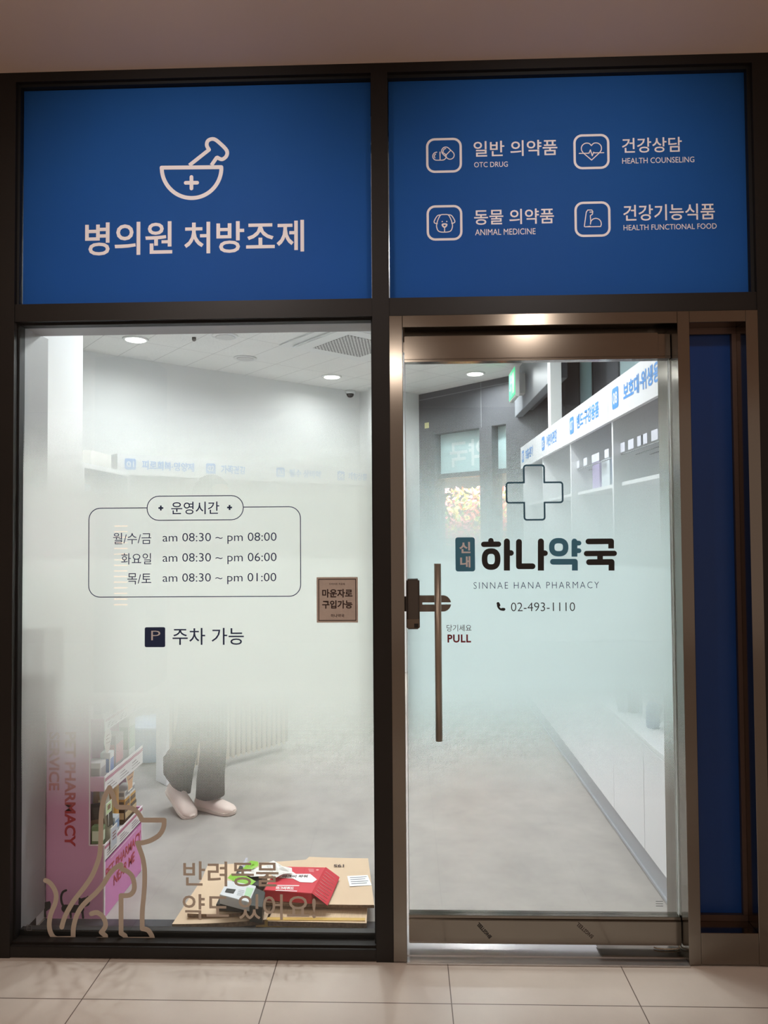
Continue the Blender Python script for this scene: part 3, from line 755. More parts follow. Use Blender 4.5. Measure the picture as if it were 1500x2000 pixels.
for nm, ko, en, r1, r2, r3 in (
        ('pills_icon', '일반 의약품', 'OTC DRUG', (182, 333, 320, 470), (365, 340, 688, 408), (367, 425, 497, 448)),
        ('heart_icon', '건강상담', 'HEALTH COUNSELING', (750, 318, 889, 456), (937, 330, 1168, 393), (938, 406, 1216, 434)),
        ('dog_face_icon', '동물 의약품', 'ANIMAL MEDICINE', (184, 592, 322, 731), (367, 605, 675, 670), (371, 682, 604, 710)),
        ('flexed_arm_icon', '건강기능식품', 'HEALTH FUNCTIONAL FOOD', (754, 578, 893, 717), (942, 586, 1295, 655), (943, 663, 1302, 691))):
    x0, z0, x1, z1 = frect(*cb(*r1), FY); wd = 4.6 * W1
    mb = MB(); mb.stroke(rrect(x0 + wd / 2, z0 + wd / 2, x1 - wd / 2, z1 - wd / 2, 0.027), wd, F, closed=True)
    u = (x1 - x0); cx, cz_ = (x0 + x1) / 2, (z0 + z1) / 2
    f2 = lambda a, b: (cx + a * u, cz_ + b * u)         # icon coordinates, -0.5..0.5
    tw = 1.9 * W1
    def st(lst, closed=False, ww=tw): mb.stroke([f2(*p) for p in lst], ww, F, closed=closed)
    if nm == 'pills_icon':
        cap = lambda c, l, r, a: [(c[0] + math.cos(a) * p[0] - math.sin(a) * p[1], c[1] + math.sin(a) * p[0] + math.cos(a) * p[1]) for p in arc(l, 0, r, r, -90, 90, 10) + arc(-l, 0, r, r, 90, 270, 10)]
        full = cap((-0.125, -0.02), 0.075, 0.115, 0)
        st([p for p in full if not (p[0] > -0.02 and p[1] > 0.02)][8:] + [p for p in full if not (p[0] > -0.02 and p[1] > 0.02)][:8])
        st([(-0.11, 0.095), (-0.11, -0.135)]); st(arc(-0.2, -0.02, 0.07, 0.07, 120, 220, 6))
        a = -math.pi / 4
        st(cap((0.11, 0.06), 0.085, 0.115, a), True); st([(0.11 - 0.08, 0.06 - 0.08), (0.11 + 0.08, 0.06 + 0.08)]); st(arc(0.05, 0.12, 0.07, 0.07, 90, 190, 6))
    elif nm == 'heart_icon':
        h = smooth([(0, 0.17), (0.07, 0.235), (0.18, 0.235), (0.265, 0.16), (0.275, 0.05), (0.22, -0.04)], 4) + [(0.0, -0.24)]
        st(h + [(-x, y) for x, y in reversed(h)]); st([(-0.34, -0.045), (-0.07, -0.045), (-0.03, 0.05), (0.02, -0.12), (0.06, -0.02), (0.08, -0.04), (0.34, -0.04)])
    elif nm == 'dog_face_icon':
        st(smooth([(0, 0.235), (0.10, 0.225), (0.16, 0.14), (0.21, 0.0), (0.22, -0.12), (0.16, -0.24), (0, -0.265), (-0.16, -0.24), (-0.22, -0.12), (-0.21, 0.0), (-0.16, 0.14), (-0.10, 0.225)], 4, True), True)
        for s in (1, -1): st([(s * x, y) for x, y in smooth([(0.11, 0.225), (0.2, 0.2), (0.285, 0.06), (0.275, 0.0), (0.2, -0.02)], 4)])
        for s in (1, -1): mb.disc(f2(s * 0.063, 0.035), 0.018 * u, F)
        st(smooth([(-0.06, -0.05), (0, -0.035), (0.06, -0.05), (0.04, -0.1), (0, -0.125), (-0.04, -0.1)], 4, True), True, tw * 1.6); st([(0, -0.12), (0, -0.26)])
    else:
        st([(-0.07, -0.2), (-0.2, -0.215), (-0.23, -0.2), (-0.17, 0.2), (-0.13, 0.26), (-0.02, 0.26), (0.01, 0.22), (0.0, 0.14), (-0.06, 0.1), (-0.05, -0.06), (-0.06, -0.14)])
        st([(0.0, 0.2), (-0.07, 0.2)]); st([(-0.2, -0.215), (0.22, -0.215), (0.24, -0.16)] + arc(0.09, -0.13, 0.15, 0.15, 5, 170, 10) + [(-0.06, -0.14)])
    build(nm, mb, M_VINYL, sgR)
    T('caption', ko, cb(*r2), M_VINYL, sgR, off=0.010)
    T('english_caption', en, cb(*r3), M_VINYL, sgR, off=0.0)

# ================================================================== LETTERING ON THE DISPLAY WINDOW
WY = GY - 0.0008
FW = facade(WY)
cw = crop(0, 940, 1.9737)
e = empty('opening_hours_decal', PY(380, 1165, WY), 'navy outlined opening hours table stuck on the display window', 'window lettering')
def mid(c, px): return fx(c(*px), WY)
bxx0, bxz1 = mid(cw, (343, 102)); bxx1, _ = mid(cw, (1158, 102)); _, bxz0 = mid(cw, (750, 445)); _, bxz1 = mid(cw, (750, 101))
px0, pz1 = mid(cw, (567, 58)); px1, pz0 = mid(cw, (938, 148))
mb = MB(); rr = 0.042; tw = 1.7 * W1
mb.stroke([(px0, bxz1), (bxx0 + rr, bxz1)] + [p for p in arc(bxx0 + rr, bxz1 - rr, rr, rr, 90, 180, 8)] + arc(bxx0 + rr, bxz0 + rr, rr, rr, 180, 270, 8) + arc(bxx1 - rr, bxz0 + rr, rr, rr, 270, 360, 8) + arc(bxx1 - rr, bxz1 - rr, rr, rr, 0, 90, 8) + [(px1, bxz1)], tw, FW)
build('table_border', mb, M_NAVY, e)
mb = MB(); mb.stroke(rrect(px0, pz0, px1, pz1, (pz1 - pz0) / 2 - 0.0005), tw, FW, closed=True)
build('heading_border', mb, M_NAVY, e)
T('heading', '운영시간', cw(660, 78, 845, 128), M_NAVY, e, WY, 0.006)
for c in ((620, 103), (885, 101)):
    x, z = mid(cw, c); mb = MB(); a = 5 * W1
    mb.stroke([(x - a, z), (x + a, z)], 3.4 * W1, FW, caps=(False, False)); mb.stroke([(x, z - a), (x, z + a)], 3.4 * W1, FW, caps=(False, False))
    build('plus_mark', mb, M_NAVY, e)
for ko, hrs, rk, rh in (('월/수/금', 'am 08:30 ~ pm 08:00', (436, 198, 583, 243), (627, 197, 1066, 243)),
                        ('화요일', 'am 08:30 ~ pm 06:00', (467, 277, 583, 321), (627, 275, 1066, 321)),
                        ('목/토', 'am 08:30 ~ pm 01:00', (491, 354, 583, 398), (627, 353, 1065, 398))):
    T('weekday_lettering', ko, cw(*rk), M_NAVY, e, WY); T('hours_lettering', hrs, cw(*rh), M_NAVY, e, WY, -0.004, words=False)
e = empty('parking_decal', PY(380, 1262, WY), 'navy parking badge and lettering below the opening hours on the window', 'window lettering')
x0, z0, x1, z1 = frect(282.7, 1225, 322.7, 1264, WY)
mb = MB(); mb.poly(rrect(x0, z0, x1, z1, 0.006), FW); bd = build('badge', mb, M_NAVY, e)
T('badge_letter', 'P', cw(583, 576, 618, 613), M_LETTER, bd, WY - 0.0004, -0.012)
T('lettering', '주차 가능', cw(665, 565, 940, 631), M_NAVY, e, WY, 0.004)

e = empty('notice_sticker', PY(658, 1216, WY), 'square tan notice sticker near the right edge of the display window', 'sticker')
x0, z0, x1, z1 = frect(618.5, 1127, 699, 1216, WY)
bx('sheet', M_TAN, x0, x1, WY - 0.0004, WY + 0.0004, z0, z1, parent=e)
SYY = WY - 0.0009; FS = facade(SYY); i_ = 0.0075
mb = MB(); mb.stroke([(x0 + i_, z0 + i_), (x1 - i_, z0 + i_), (x1 - i_, z1 - i_), (x0 + i_, z1 - i_)], 1.4 * W1, FS, closed=True); build('border_line', mb, M_BROWN, e)
cs = crop(600, 1110, 12.5)
for b, r_, o_ in (('다이어트 치료제', (540, 355, 915, 412), 0), ('마운자로', (365, 505, 1105, 715), 0.03), ('구입가능', (365, 780, 1105, 985), 0.03), ('하나약국', (575, 1115, 905, 1197), 0.01)):
    T('lettering', b, cs(*r_), M_BROWN, e, SYY, o_)

# dog outline and pet medicine lettering
cd = crop(60, 1500, 5.357)
e = empty('dog_outline_decal', PY(205, 1836, WY), 'large off-white outline of a sitting dog in the lower left corner of the display window', 'window graphic')
dA = [(325, 1665), (345, 1590), (380, 1510), (450, 1390), (560, 1250), (640, 1130), (695, 1000), (722, 900), (733, 750), (735, 560), (745, 420), (775, 300), (825, 205)]
dA2 = [(825, 205), (865, 295), (885, 375), (915, 408), (1010, 410)]
dA3 = [(1010, 410), (1075, 430), (1130, 480), (1165, 545)]
dA4 = [(1397, 545), (1390, 620), (1345, 700), (1260, 755), (1180, 780), (1118, 785)]
dA5 = [(1118, 785), (1145, 860), (1172, 940), (1190, 1050), (1192, 1200), (1182, 1350), (1168, 1500), (1167, 1680)]
dA6 = [(1167, 1680), (1225, 1695), (1262, 1745), (1278, 1793)]
dA7 = [(1278, 1793), (1002, 1793), (985, 1752), (946, 1728), (946, 1335)]
dA8 = [(946, 1335), (1030, 1330), (1075, 1290), (1085, 1220), (1060, 1130), (1010, 1080), (955, 1055), (945, 1010)]
line = smooth(dA, 4)[:-1] + smooth(dA2, 4)[:-1] + smooth(dA3, 4) + smooth(dA4, 4)[:-1] + smooth(dA5, 4)[:-1] + smooth(dA6, 4)[:-1] + dA7[:-1] + smooth(dA8, 4)
dB = smooth([(945, 1010), (880, 1050), (820, 1120), (760, 1215), (680, 1310), (590, 1390), (520, 1470), (472, 1570), (447, 1680), (445, 1783)], 4) + smooth([(445, 1783), (280, 1786), (220, 1742), (195, 1650), (210, 1530), (255, 1420), (268, 1330), (240, 1250), (195, 1195), (155, 1175)], 4)[4:]
dC = smooth([(635, 1525), (690, 1512), (745, 1545), (780, 1610), (778, 1665), (738, 1718)], 4) + [(783, 1755), (785, 1792), (690, 1795)]
dw = 9.6 * W1
mb = MB(); mb.stroke(pts(cd, line, WY), dw, FW); mb.stroke(pts(cd, dB, WY), dw, FW); build('body_outline', mb, M_VINYLT, e)
mb = MB(); mb.stroke(pts(cd, dC, WY), dw, FW); build('paw_outline', mb, M_VINYLT, e)
e = empty('pet_medicine_decal', PY(480, 1797, WY), 'two lines of off-white lettering at the bottom of the display window beside the dog outline', 'window lettering')
T('lettering', '반려동물', (358, 1682, 544, 1732), M_VINYLT, e, WY, 0.010)
T('lettering', '약도', (356.5, 1746, 447, 1797), M_VINYLT, e, WY, 0.010); T('lettering', '있어요!', (466, 1746, 617, 1797), M_VINYLT, e, WY, 0.010)
mb = MB(); q = PY(57, 1812, WY); mb.stroke(rrect(q.x - 0.009, q.z - 0.009, q.x + 0.009, q.z + 0.009, 0.002), 0.0025, FW, closed=True); mb.stroke([(q.x - 0.005, q.z), (q.x + 0.005, q.z)], 0.002, FW)
build('glass_mark', mb, mat('etched_grey', (90, 88, 88), 0.6), label='tiny square maker mark etched in the bottom left corner of the window', cat='glass mark')

# ================================================================== LETTERING ON THE DOOR
EY = DY - 0.0008
FE = facade(EY)
ce = crop(740, 880, 2.5)
def em(p): return fx(ce(*p), EY)
e = empty('cross_decal', PY(1044, 1017, EY), 'dark teal outlined medical cross on the glass door', 'window graphic')
xa0, xa1, xb0, xb1 = em((623, 205))[0], em((897, 205))[0], em((709, 205))[0], em((808, 205))[0]
zt, zb, zm1, zm0 = em((759, 72))[1], em((759, 338))[1], em((759, 156))[1], em((759, 254))[1]
def rc(cx, cy, r, a0): return arc(cx, cy, r, r, a0, a0 + 90, 5)
r_ = 0.009
cross = rc(xb1 - r_, zt - r_, r_, 0) + rc(xb0 + r_, zt - r_, r_, 90) + [(xb0, zm1)] + rc(xa0 + r_, zm1 - r_, r_, 90) + rc(xa0 + r_, zm0 + r_, r_, 180) + [(xb0, zm0)] + rc(xb0 + r_, zb + r_, r_, 180) + rc(xb1 - r_, zb + r_, r_, 270) + [(xb1, zm0)] + rc(xa1 - r_, zm0 + r_, r_, 270) + rc(xa1 - r_, zm1 - r_, r_, 0) + [(xb1, zm1)]
mb = MB(); mb.stroke(cross, 3.5 * W1, FE, closed=True); build('cross_outline', mb, M_TEALD, e)

e = empty('pharmacy_logo_decal', PY(1047, 1116, EY), 'bold black and teal pharmacy name with a small teal badge on the glass door', 'window lettering')
a, b = em((373, 424)), em((470, 590)); mb = MB(); mb.poly(rrect(a[0], b[1], b[0], a[1], 0.009), FE); bd = build('badge', mb, M_TEAL, e)
EY2 = EY - 0.0005
T('badge_lettering', '신', ce(393, 446, 447, 501), M_LETTER, bd, EY2, 0.03); T('badge_lettering', '내', ce(397, 516, 447, 571), M_LETTER, bd, EY2, 0.03)
def glyph(name, strokes, rings, m):
    mb = MB()
    for p, ww, caps in strokes: mb.stroke([em(q) for q in p], ww / 2.5 * W1, FE, caps=caps)
    for (cx, cy), rx, ry, ww in rings:
        o = [(cx + rx * math.copysign(abs(math.cos(t)) ** 0.8, math.cos(t)), cy + ry * math.copysign(abs(math.sin(t)) ** 0.8, math.sin(t))) for t in [2 * PI * k / 36 for k in range(36)]]
        mb.stroke([em(q) for q in o], ww / 2.5 * W1, FE, closed=True)
    return build(name, mb, m, e)
RR, RF = (True, True), (True, False)
glyph('syllable', [([(512, 458), (584, 457)], 27, RR), ([(547, 440), (547, 456)], 27, RR), ([(625, 444), (625, 586)], 30, RF), ([(630, 500), (645, 500)], 28, RR)], [((548, 530), 32, 39, 28)], M_BLACKV)
glyph('syllable', [([(684, 446), (684, 565), (750, 565)], 29, RR), ([(791, 444), (791, 586)], 30, RF), ([(796, 501), (811, 501)], 28, RR)], [], M_BLACKV)
glyph('teal_syllable', [([(955, 444), (955, 518)], 29, RF), ([(960, 452), (977, 452)], 24, RR), ([(960, 489), (977, 489)], 24, RR), ([(850, 543), (957, 543), (957, 586)], 29, RF)], [((878, 472), 34, 32, 27)], M_TEAL)
glyph('syllable', [([(1023, 444), (1134, 443), (1134, 478)], 28, RF), ([(1014, 503), (1149, 502)], 27, RR), ([(1080, 505), (1080, 545)], 28, (False, False)), ([(1026, 545), (1136, 544), (1136, 586)], 29, RF)], [], M_BLACKV)
e = empty('english_name_decal', PY(1047, 1149, EY), 'thin wide-spaced English pharmacy name below the bold logo on the door', 'window lettering')
T('lettering', 'SINNAE HANA PHARMACY', (925, 1136, 1170, 1150), M_NAVY, e, EY, -0.012, 1.28)
e = empty('phone_number_decal', PY(1047, 1194, EY), 'black telephone number with a handset symbol on the glass door', 'window lettering')
T('lettering', '02-493-1110', ce(645, 741, 958, 785), M_BLACKV, e, EY, -0.008)
mb = MB(); hs = smooth([(583, 748), (582, 760), (592, 774), (608, 778)], 5); mb.stroke([em(p) for p in hs], 10 / 2.5 * W1, FE)
mb.stroke([em((582, 747)), em((586, 755))], 15 / 2.5 * W1, FE); mb.stroke([em((603, 775)), em((611, 775))], 14 / 2.5 * W1, FE)
build('handset_symbol', mb, M_BLACKV, e)
e = empty('pull_decal', PY(897, 1255, EY), 'small dark red pull lettering beside the door handle', 'window lettering')
T('lettering', '당기세요', ce(331, 850, 452, 883), M_BROWN, e, EY, 0.0); T('english_lettering', 'PULL', ce(335, 898, 450, 938), M_REDV, e, EY, 0.03, 1.1)
# maker's print on the bottom rail, upside down and slanting
RY = 0.0545
for i, (p0, p1, lab) in enumerate((((944.5, 1829), (934, 1801), 'slanting black maker print on the steel bottom rail, left one'), ((1158, 1826), (1130, 1799), 'slanting faint maker print on the steel bottom rail, right one'))):
    a = Vector(fx((961, 1829) if i == 0 else (1160, 1828), RY)); b = Vector(fx((936, 1801) if i == 0 else (1130, 1801), RY))
    d = (b - a); ln = d.length; d.normalize(); nrm = Vector((-d.y, d.x)); 
    mp = lambda u, v, a=a, d=d, nrm=nrm: Vector((a.x + d.x * u + nrm.x * v, RY, a.y + d.y * u + nrm.y * v))
    mb = MB(); put_text(mb, 'BNGSTEEL', (0, 0, ln, 0.014), mp, 0.045 if i == 0 else 0.02, 1.08)
    build('rail_print', mb, mat('rail_print_ink_%s' % ('dark' if i == 0 else 'faint'), (34, 30, 28) if i == 0 else (62, 52, 46), 0.6), label=lab, cat='printed mark')
mb = MB(); q = PY(1288, 1765, EY)
for k in range(3): mb.stroke([(q.x - 0.012, q.z + 0.008 - 0.008 * k), (q.x + 0.012, q.z + 0.008 - 0.008 * k)], 0.0016, FE)
build('glass_mark', mb, mat('etched_dark', (70, 70, 70), 0.6), label='tiny etched maker mark low on the right of the door glass', cat='glass mark')
# floor hinge cover lying on the threshold with its wire
e = empty('hinge_cover_plate', (0.80, 0.02, 0.008), 'loose flat steel hinge cover plate tilted on the threshold under the door', 'cover plate')
a0, a1, a2, a3 = PZ(1164, 1846, 0.012), PZ(1176, 1868, 0.012), PZ(1342, 1872, 0.012), PZ(1336, 1850, 0.012)
mb = MB(); mb.prism([(v.x, v.y) for v in (a0, a1, a2, a3)], 0.003, lambda x, y, d: Vector((x, y, 0.0125 + d)), bev=0.0006); build('plate', mb, M_STEEL, e)
mb = MB(); q = PZ(1302, 1850, 0.02)
mb.tube([q + Vector((0.045 * math.cos(t), 0.012 * math.sin(t) , 0)) for t in [PI + PI * k / 10 for k in range(11)]] + [q + Vector((0.045, 0.02, 0.004)), q + Vector((0.075, 0.01, 0.012)), q + Vector((0.09, -0.012, 0.004))], 0.0022, 6)
build('cable', mb, mat('clear_cable', (176, 160, 140), 0.35), e, smooth=True)

# ================================================================== SHELF UNITS (right wall)
FXF = 1.028
def fn_plane(o, u, n, d): return lambda s, t: o + u * s - n * d + Vector((0, 0, t))
def shelf_unit(o, u, n, wid, zf0, zf1, depth, num, body, label, group, tagrow=None, lower=True, tcols=None, trect=None):
    """o floor point at left end of the front; u to the right; n into the unit"""
    e = empty('shelf_unit', o, label, 'shelf unit', group)
    def slab(name, s0, s1, d0, d1, z0, z1, m, parent=e, mb=None, bev=0.0):
        own = mb is None; mb = mb or MB()
        mb.prism([(s0, z0), (s1, z0), (s1, z1), (s0, z1)], d1 - d0, lambda s, t, k: o + u * s + n * (d0 + k) + Vector((0, 0, t)), bev=bev)
        return build(name, mb, m, parent) if own else mb
    slab('fascia', 0.001, wid - 0.001, 0, 0.02, zf0, zf1, M_CAB, bev=0.001)
    slab('side_panel', 0.0, 0.012, 0.02, depth, 0.592, zf1, M_CAB); slab('side_panel', wid - 0.012, wid, 0.02, depth, 0.592, zf1, M_CAB)
    slab('back_panel', 0.012, wid - 0.012, depth - 0.01, depth, 0.592, zf1, M_CAB)
    slab('top_panel', 0.012, wid - 0.012, 0.02, depth, zf1 - 0.02, zf1, M_CAB)
    for k, z in enumerate((0.98, 1.36, 1.72)):
        slab('shelf', 0.012, wid - 0.012, 0.06, depth - 0.01, z, z + 0.018, M_CAB)
    slab('counter', 0.0, wid, 0.0, depth, 0.572, 0.592, M_CAB, bev=0.001)
    for k in range(2): slab('cabinet_door', k * wid / 2 + 0.0015, (k + 1) * wid / 2 - 0.0015, 0, 0.018, 0.112, 0.570, M_CAB, bev=0.001)
    slab('carcass', 0.002, wid - 0.002, 0.02, depth, 0.110, 0.571, M_CAB)
    kk = MB(); slab('', 0, wid, 0.012, 0.03, 0.004, 0.11, None, mb=kk); slab('', 0, wid, 0.004, 0.012, 0.004, 0.016, None, mb=kk); build('kick_board', kk, M_KICK, e)
    h = zf1 - zf0; b = h * 0.54; zc_ = zf0 + h * 0.52
    fl = fn_plane(o, u, n, 0.0012); fl2 = fn_plane(o, u, n, 0.002)
    bs0 = wid * 0.085
    mb = MB(); mb.poly(rrect(bs0, zc_ - b / 2, bs0 + b * 1.0, zc_ + b / 2, b * 0.16), fl); bd = build('number_badge', mb, M_SIGNB, e)
    mb = MB(); put_text(mb, num, (bs0 + b * 0.16, zc_ - b * 0.28, bs0 + b * 0.84, zc_ + b * 0.28), fl2, 0.02); build('number', mb, M_CAB, bd)
    nch = len(body)
    t0, t1 = trect or (wid * 0.285, min(wid * 0.285 + nch * h * 0.36, wid * 0.93))
    mb = MB(); put_text(mb, body, (t0, zc_ - h * 0.225, t1, zc_ + h * 0.225), fl, 0.03); build('fascia_lettering', mb, M_SIGNB, e)
    if tagrow:
        zt_, cnt = tagrow
        for k in range(cnt):
            s = 0.03 + (wid - 0.15) * (k + 0.25 * ((k * 7) % 3 - 1)) / max(1, cnt - 1)
            slab('price_tag', s, s + 0.08, 0.055, 0.057, zt_, zt_ + 0.046, mat('tag_white', (226, 226, 240), 0.4))
        mb = MB()
        for k in range(5):
            zz = zt_ - 0.01 - 0.0
            mb.cyl(o + u * 0.015 + n * (0.06 + 0.07 * k) + Vector((0, 0, zz)), o + u * (wid - 0.015) + n * (0.06 + 0.07 * k) + Vector((0, 0, zz)), 0.003, n=6)
        build('wire_rack', mb, mat('grey_wire', (150, 152, 156), 0.4, 0.6), e)
    return e
zt_ = PX(1300, 838, FXF + 0.05).z
ybase = [1.086 - 0.9, 1.086, 1.986, 2.886]
RU, RN = Vector((0, -1, 0)), Vector((1, 0, 0))
for k, (num, body, lab, trow) in enumerate((('08', '보호대·위생용품', 'white shelf unit nearest the door with a blue 08 badge', (zt_ - 0.028, 8)),
                                           ('07', '밴드·구강용품', 'white shelf unit with a blue 07 badge, second from the door', (zt_ - 0.028, 6)),
                                           ('06', '어린이건강', 'white shelf unit with a blue 06 badge, third from the door', None),
                                           ('05', '호흡·환기', 'white shelf unit with a blue 05 badge at the far end of the right wall', None))):
    y0 = ybase[k]; o = Vector((FXF, y0 + 0.9, 0))
    shelf_unit(o, RU, RN, 0.9, 2.043, 2.233, 0.40, num, body, lab, 'white shelf units along the right wall', trow)

# ------------------------------------------------------------------ shelf units along the diagonal wall
pl0 = cor - W * 0.42
qa, qb = PN(250, 929, pl0, W), PN(718, 947.5, pl0, W)
zf0 = (qa.z + qb.z) / 2; zf1 = zf0 + 0.165
def s_at(px, py): return (PN(px, py, pl0, W) - pl0).dot(U)
b1, b2, b3, b4 = (s_at(x, y) for x, y in ((246, 909), (433, 920), (562, 929), (661, 935)))
wid = (b4 - b1) / 3
for k, (num, body, lab) in enumerate((('01', '피로회복·영양제', 'white shelf unit with a blue 01 badge on the diagonal wall'), ('02', '가족건강', 'white shelf unit with a blue 02 badge on the diagonal wall'),
                                      ('03', '필수 상비약', 'white shelf unit with a blue 03 badge on the diagonal wall'), ('04', '계절상품', 'white shelf unit with a blue 04 badge nearest the far corner'))):
    s0 = b1 + wid * k - wid * 0.10
    ww = min(wid, -0.01 - s0) if k == 3 else wid
    o = pl0 + U * s0; o.z = 0
    shelf_unit(o, U, W, ww, zf0, zf1, 0.40, num, body, lab, 'white shelf units along the diagonal wall')

# nearer white showcase standing at the left
e = empty('display_cabinet', (-2.03, 1.95, 0), 'tall white display cabinet with a white box on top, behind the window pillar', 'cabinet')
cx1 = -1.88
yA, yB = PX(162, 903, cx1).y, PX(253, 922, cx1).y; zt = 0.5 * (PX(162, 903, cx1).z + PX(253, 922, cx1).z)
mb = MB()
for a in ((cx1 - 0.35, cx1 - 0.33, yA, yB, 0, zt), (cx1 - 0.33, cx1, yA, yA + 0.02, 0, zt), (cx1 - 0.33, cx1, yB - 0.03, yB, 0, zt), (cx1 - 0.33, cx1, yA + 0.02, yB - 0.03, zt - 0.03, zt), (cx1 - 0.33, cx1, yA + 0.02, yB - 0.03, 0, 0.1)): mb.box(*a)
build('body', mb, M_CAB, e)
for z in (0.5, 0.9, 1.3, 1.62): bx('shelf', M_CAB, cx1 - 0.33, cx1 - 0.02, yA + 0.02, yB - 0.03, z, z + 0.015, parent=e)
bx('glass_door', M_GLASS, cx1 - 0.006, cx1, yA + 0.022, yB - 0.032, 0.1, zt - 0.03, parent=e)
qa, qb = PX(165, 903, cx1 - 0.1), PX(206, 886, cx1 - 0.1)
build('storage_box', MB().box(cx1 - 0.30, cx1 - 0.06, qa.y, qb.y, zt, zt + 0.10, bev=0.002), mat('white_carton', (222, 220, 214), 0.6), label='white carton on top of the display cabinet', cat='box')
for k, (rgb, nm) in enumerate((((150, 188, 226), 'light blue'), ((214, 224, 236), 'pale'), ((120, 160, 214), 'mid blue'))):
    y = yA + 0.06 + k * 0.2; bx('medicine_box', mat('carton_' + nm.replace(' ', '_'), rgb, 0.4), cx1 - 0.2, cx1 - 0.05, y, y + 0.15, 1.635, 1.80 - 0.02 * k, bev=0.001,
       label='%s medicine carton on the top shelf of the display cabinet' % nm, cat='box')

# small goods on the low counter of the right units
goods = [((186, 196, 206), 'silver-grey'), ((236, 170, 160), 'salmon pink'), ((120, 140, 176), 'slate blue'), ((236, 236, 240), 'white'), ((150, 130, 112), 'brown'), ((180, 190, 226), 'lavender')]
for k, (rgb, nm) in enumerate(goods):
    y = 0.52 + 0.14 * k; x = FXF + 0.10 + 0.05 * (k % 2); z = 0.593; m = mat('goods_' + nm.replace(' ', '_').replace('-', '_'), rgb, 0.4)
    if k % 2 == 0:
        e = empty('pump_bottle', (x, y, z), 'small %s bottle on the low counter of the right shelf units' % nm, 'bottle')
        mb = MB(); mb.lathe((x, y, z), [(0.028, 0), (0.03, 0.01), (0.03, 0.09), (0.022, 0.11), (0.012, 0.118)], 18); build('body', mb, m, e)
        mb = MB(); mb.lathe((x, y, z + 0.118), [(0.013, 0), (0.013, 0.022), (0.006, 0.024)], 14); build('cap', mb, M_WHITE, e)
    else:
        bx('medicine_box', m, x - 0.04, x + 0.03, y - 0.03, y + 0.03, z, z + 0.12 + 0.02 * (k % 3), bev=0.001, label='small %s carton on the low counter of the right shelf units' % nm, cat='box')
for k, (rgb, nm) in enumerate((((92, 130, 186), 'blue'), ((214, 222, 230), 'pale grey'), ((170, 150, 200), 'violet'))):
    y = 1.22 + 0.2 * k
    bx('medicine_box', mat('pack_' + nm.replace(' ', '_'), rgb, 0.4), FXF + 0.1, FXF + 0.25, y, y + 0.16, 1.738, 1.90, bev=0.001, label='%s package on the top shelf of the 07 shelf unit' % nm, cat='box')

# ================================================================== PINK PET DISPLAY STAND
PX1 = -1.184; SYN = 0.257; SYF = 0.652
SX0, SXU = -1.414, PY(175, 1600, SYN).x
stand = empty('display_stand', ((SX0 + PX1) / 2, (SYN + SYF) / 2, 0), 'pink cardboard pet pharmacy display stand behind the dog outline in the window', 'display stand')
ZTOP = 1.32
zbase = PX(205, 1686, PX1).z                     # top of the front board at the near end
def ztr(py, px=203): return PX(px, py, PX1).z
r2a, r2b = ztr(1545), ztr(1519)                   # middle tray side
zcut = PY(190, 1651, SYN).z
r1 = 0.775
mb = MB()
mb.prism([(SX0, 0), (PX1, 0), (PX1, zcut), (SXU, zcut), (SXU, ZTOP), (SX0, ZTOP)], 0.008, lambda x, z, d: Vector((x, SYN + d, z)))
sp = build('side_board', mb, M_PINKS, stand)
mb = MB(); mb.prism([(SX0, 0), (PX1, 0), (PX1, zcut), (SXU, zcut), (SXU, ZTOP), (SX0, ZTOP)], 0.008, lambda x, z, d: Vector((x, SYF - d, z)))
build('side_board', mb, M_PINKS, stand)
bx('back_board', M_PINK, SX0, SX0 + 0.008, SYN + 0.008, SYF - 0.008, 0, ZTOP, parent=stand)
bx('header_board', M_PINK, SX0 + 0.01, SXU, SYN + 0.008, SYF - 0.008, ZTOP - 0.006, ZTOP, parent=stand)
fb = bx('front_board', M_PINK, PX1 - 0.006, PX1 - 0.0002, SYN + 0.0085, SYF - 0.0085, 0.001, zbase, parent=stand)
M_RAIL = mat('white_price_rail', (238, 232, 236), 0.4)
M_EDGEW = mat('board_edge', (240, 226, 232), 0.6)
mb = MB(); mb.box(PX1 - 0.003, PX1 + 0.0012, SYN - 0.0015, SYN + 0.009, 0.001, zcut); mb.box(SXU - 0.0025, SXU + 0.001, SYN - 0.001, SYN + 0.0015, zcut, ZTOP); mb.box(SXU, PX1, SYN - 0.001, SYN + 0.0015, zcut - 0.002, zcut + 0.001); mb.box(PX1 - 0.003, PX1 + 0.0012, SYF - 0.009, SYF + 0.0015, 0.001, zbase)
build('board_edge', mb, M_EDGEW, stand)
def rail(z0, z1, name='price_rail'):
    r_ = bx(name, M_RAIL, PX1, PX1 + 0.003, SYN - 0.004, SYF, z0, z1, parent=stand)
    mb = MB(); fl = lambda y, z: Vector((PX1 + 0.0036, y, z))
    mb.poly([(SYN - 0.002, z1 - (z1 - z0) * 0.30), (SYF - 0.002, z1 - (z1 - z0) * 0.30), (SYF - 0.002, z1 - (z1 - z0) * 0.12), (SYN - 0.002, z1 - (z1 - z0) * 0.12)], fl)
    build('pink_stripe', mb, mat('rail_pink', (190, 110, 140), 0.5), r_)
    for k in range(3):
        y = SYN + 0.02 + k * 0.125
        mb = MB()
        for j in range(3): mb.stroke([(y, z0 + (z1 - z0) * (0.18 + 0.16 * j)), (y + 0.09 - 0.02 * j, z0 + (z1 - z0) * (0.18 + 0.16 * j))], 0.0035, fl, caps=(False, False))
        build('price_text', mb, mat('rail_ink', (130, 120, 128), 0.5), r_)
zr3 = PX(203, 1650, PX1).z
rail(zr3 - 0.062, zr3)
rail(r2a - 0.02, r2b + 0.005)
rail(r1 - 0.05, r1)
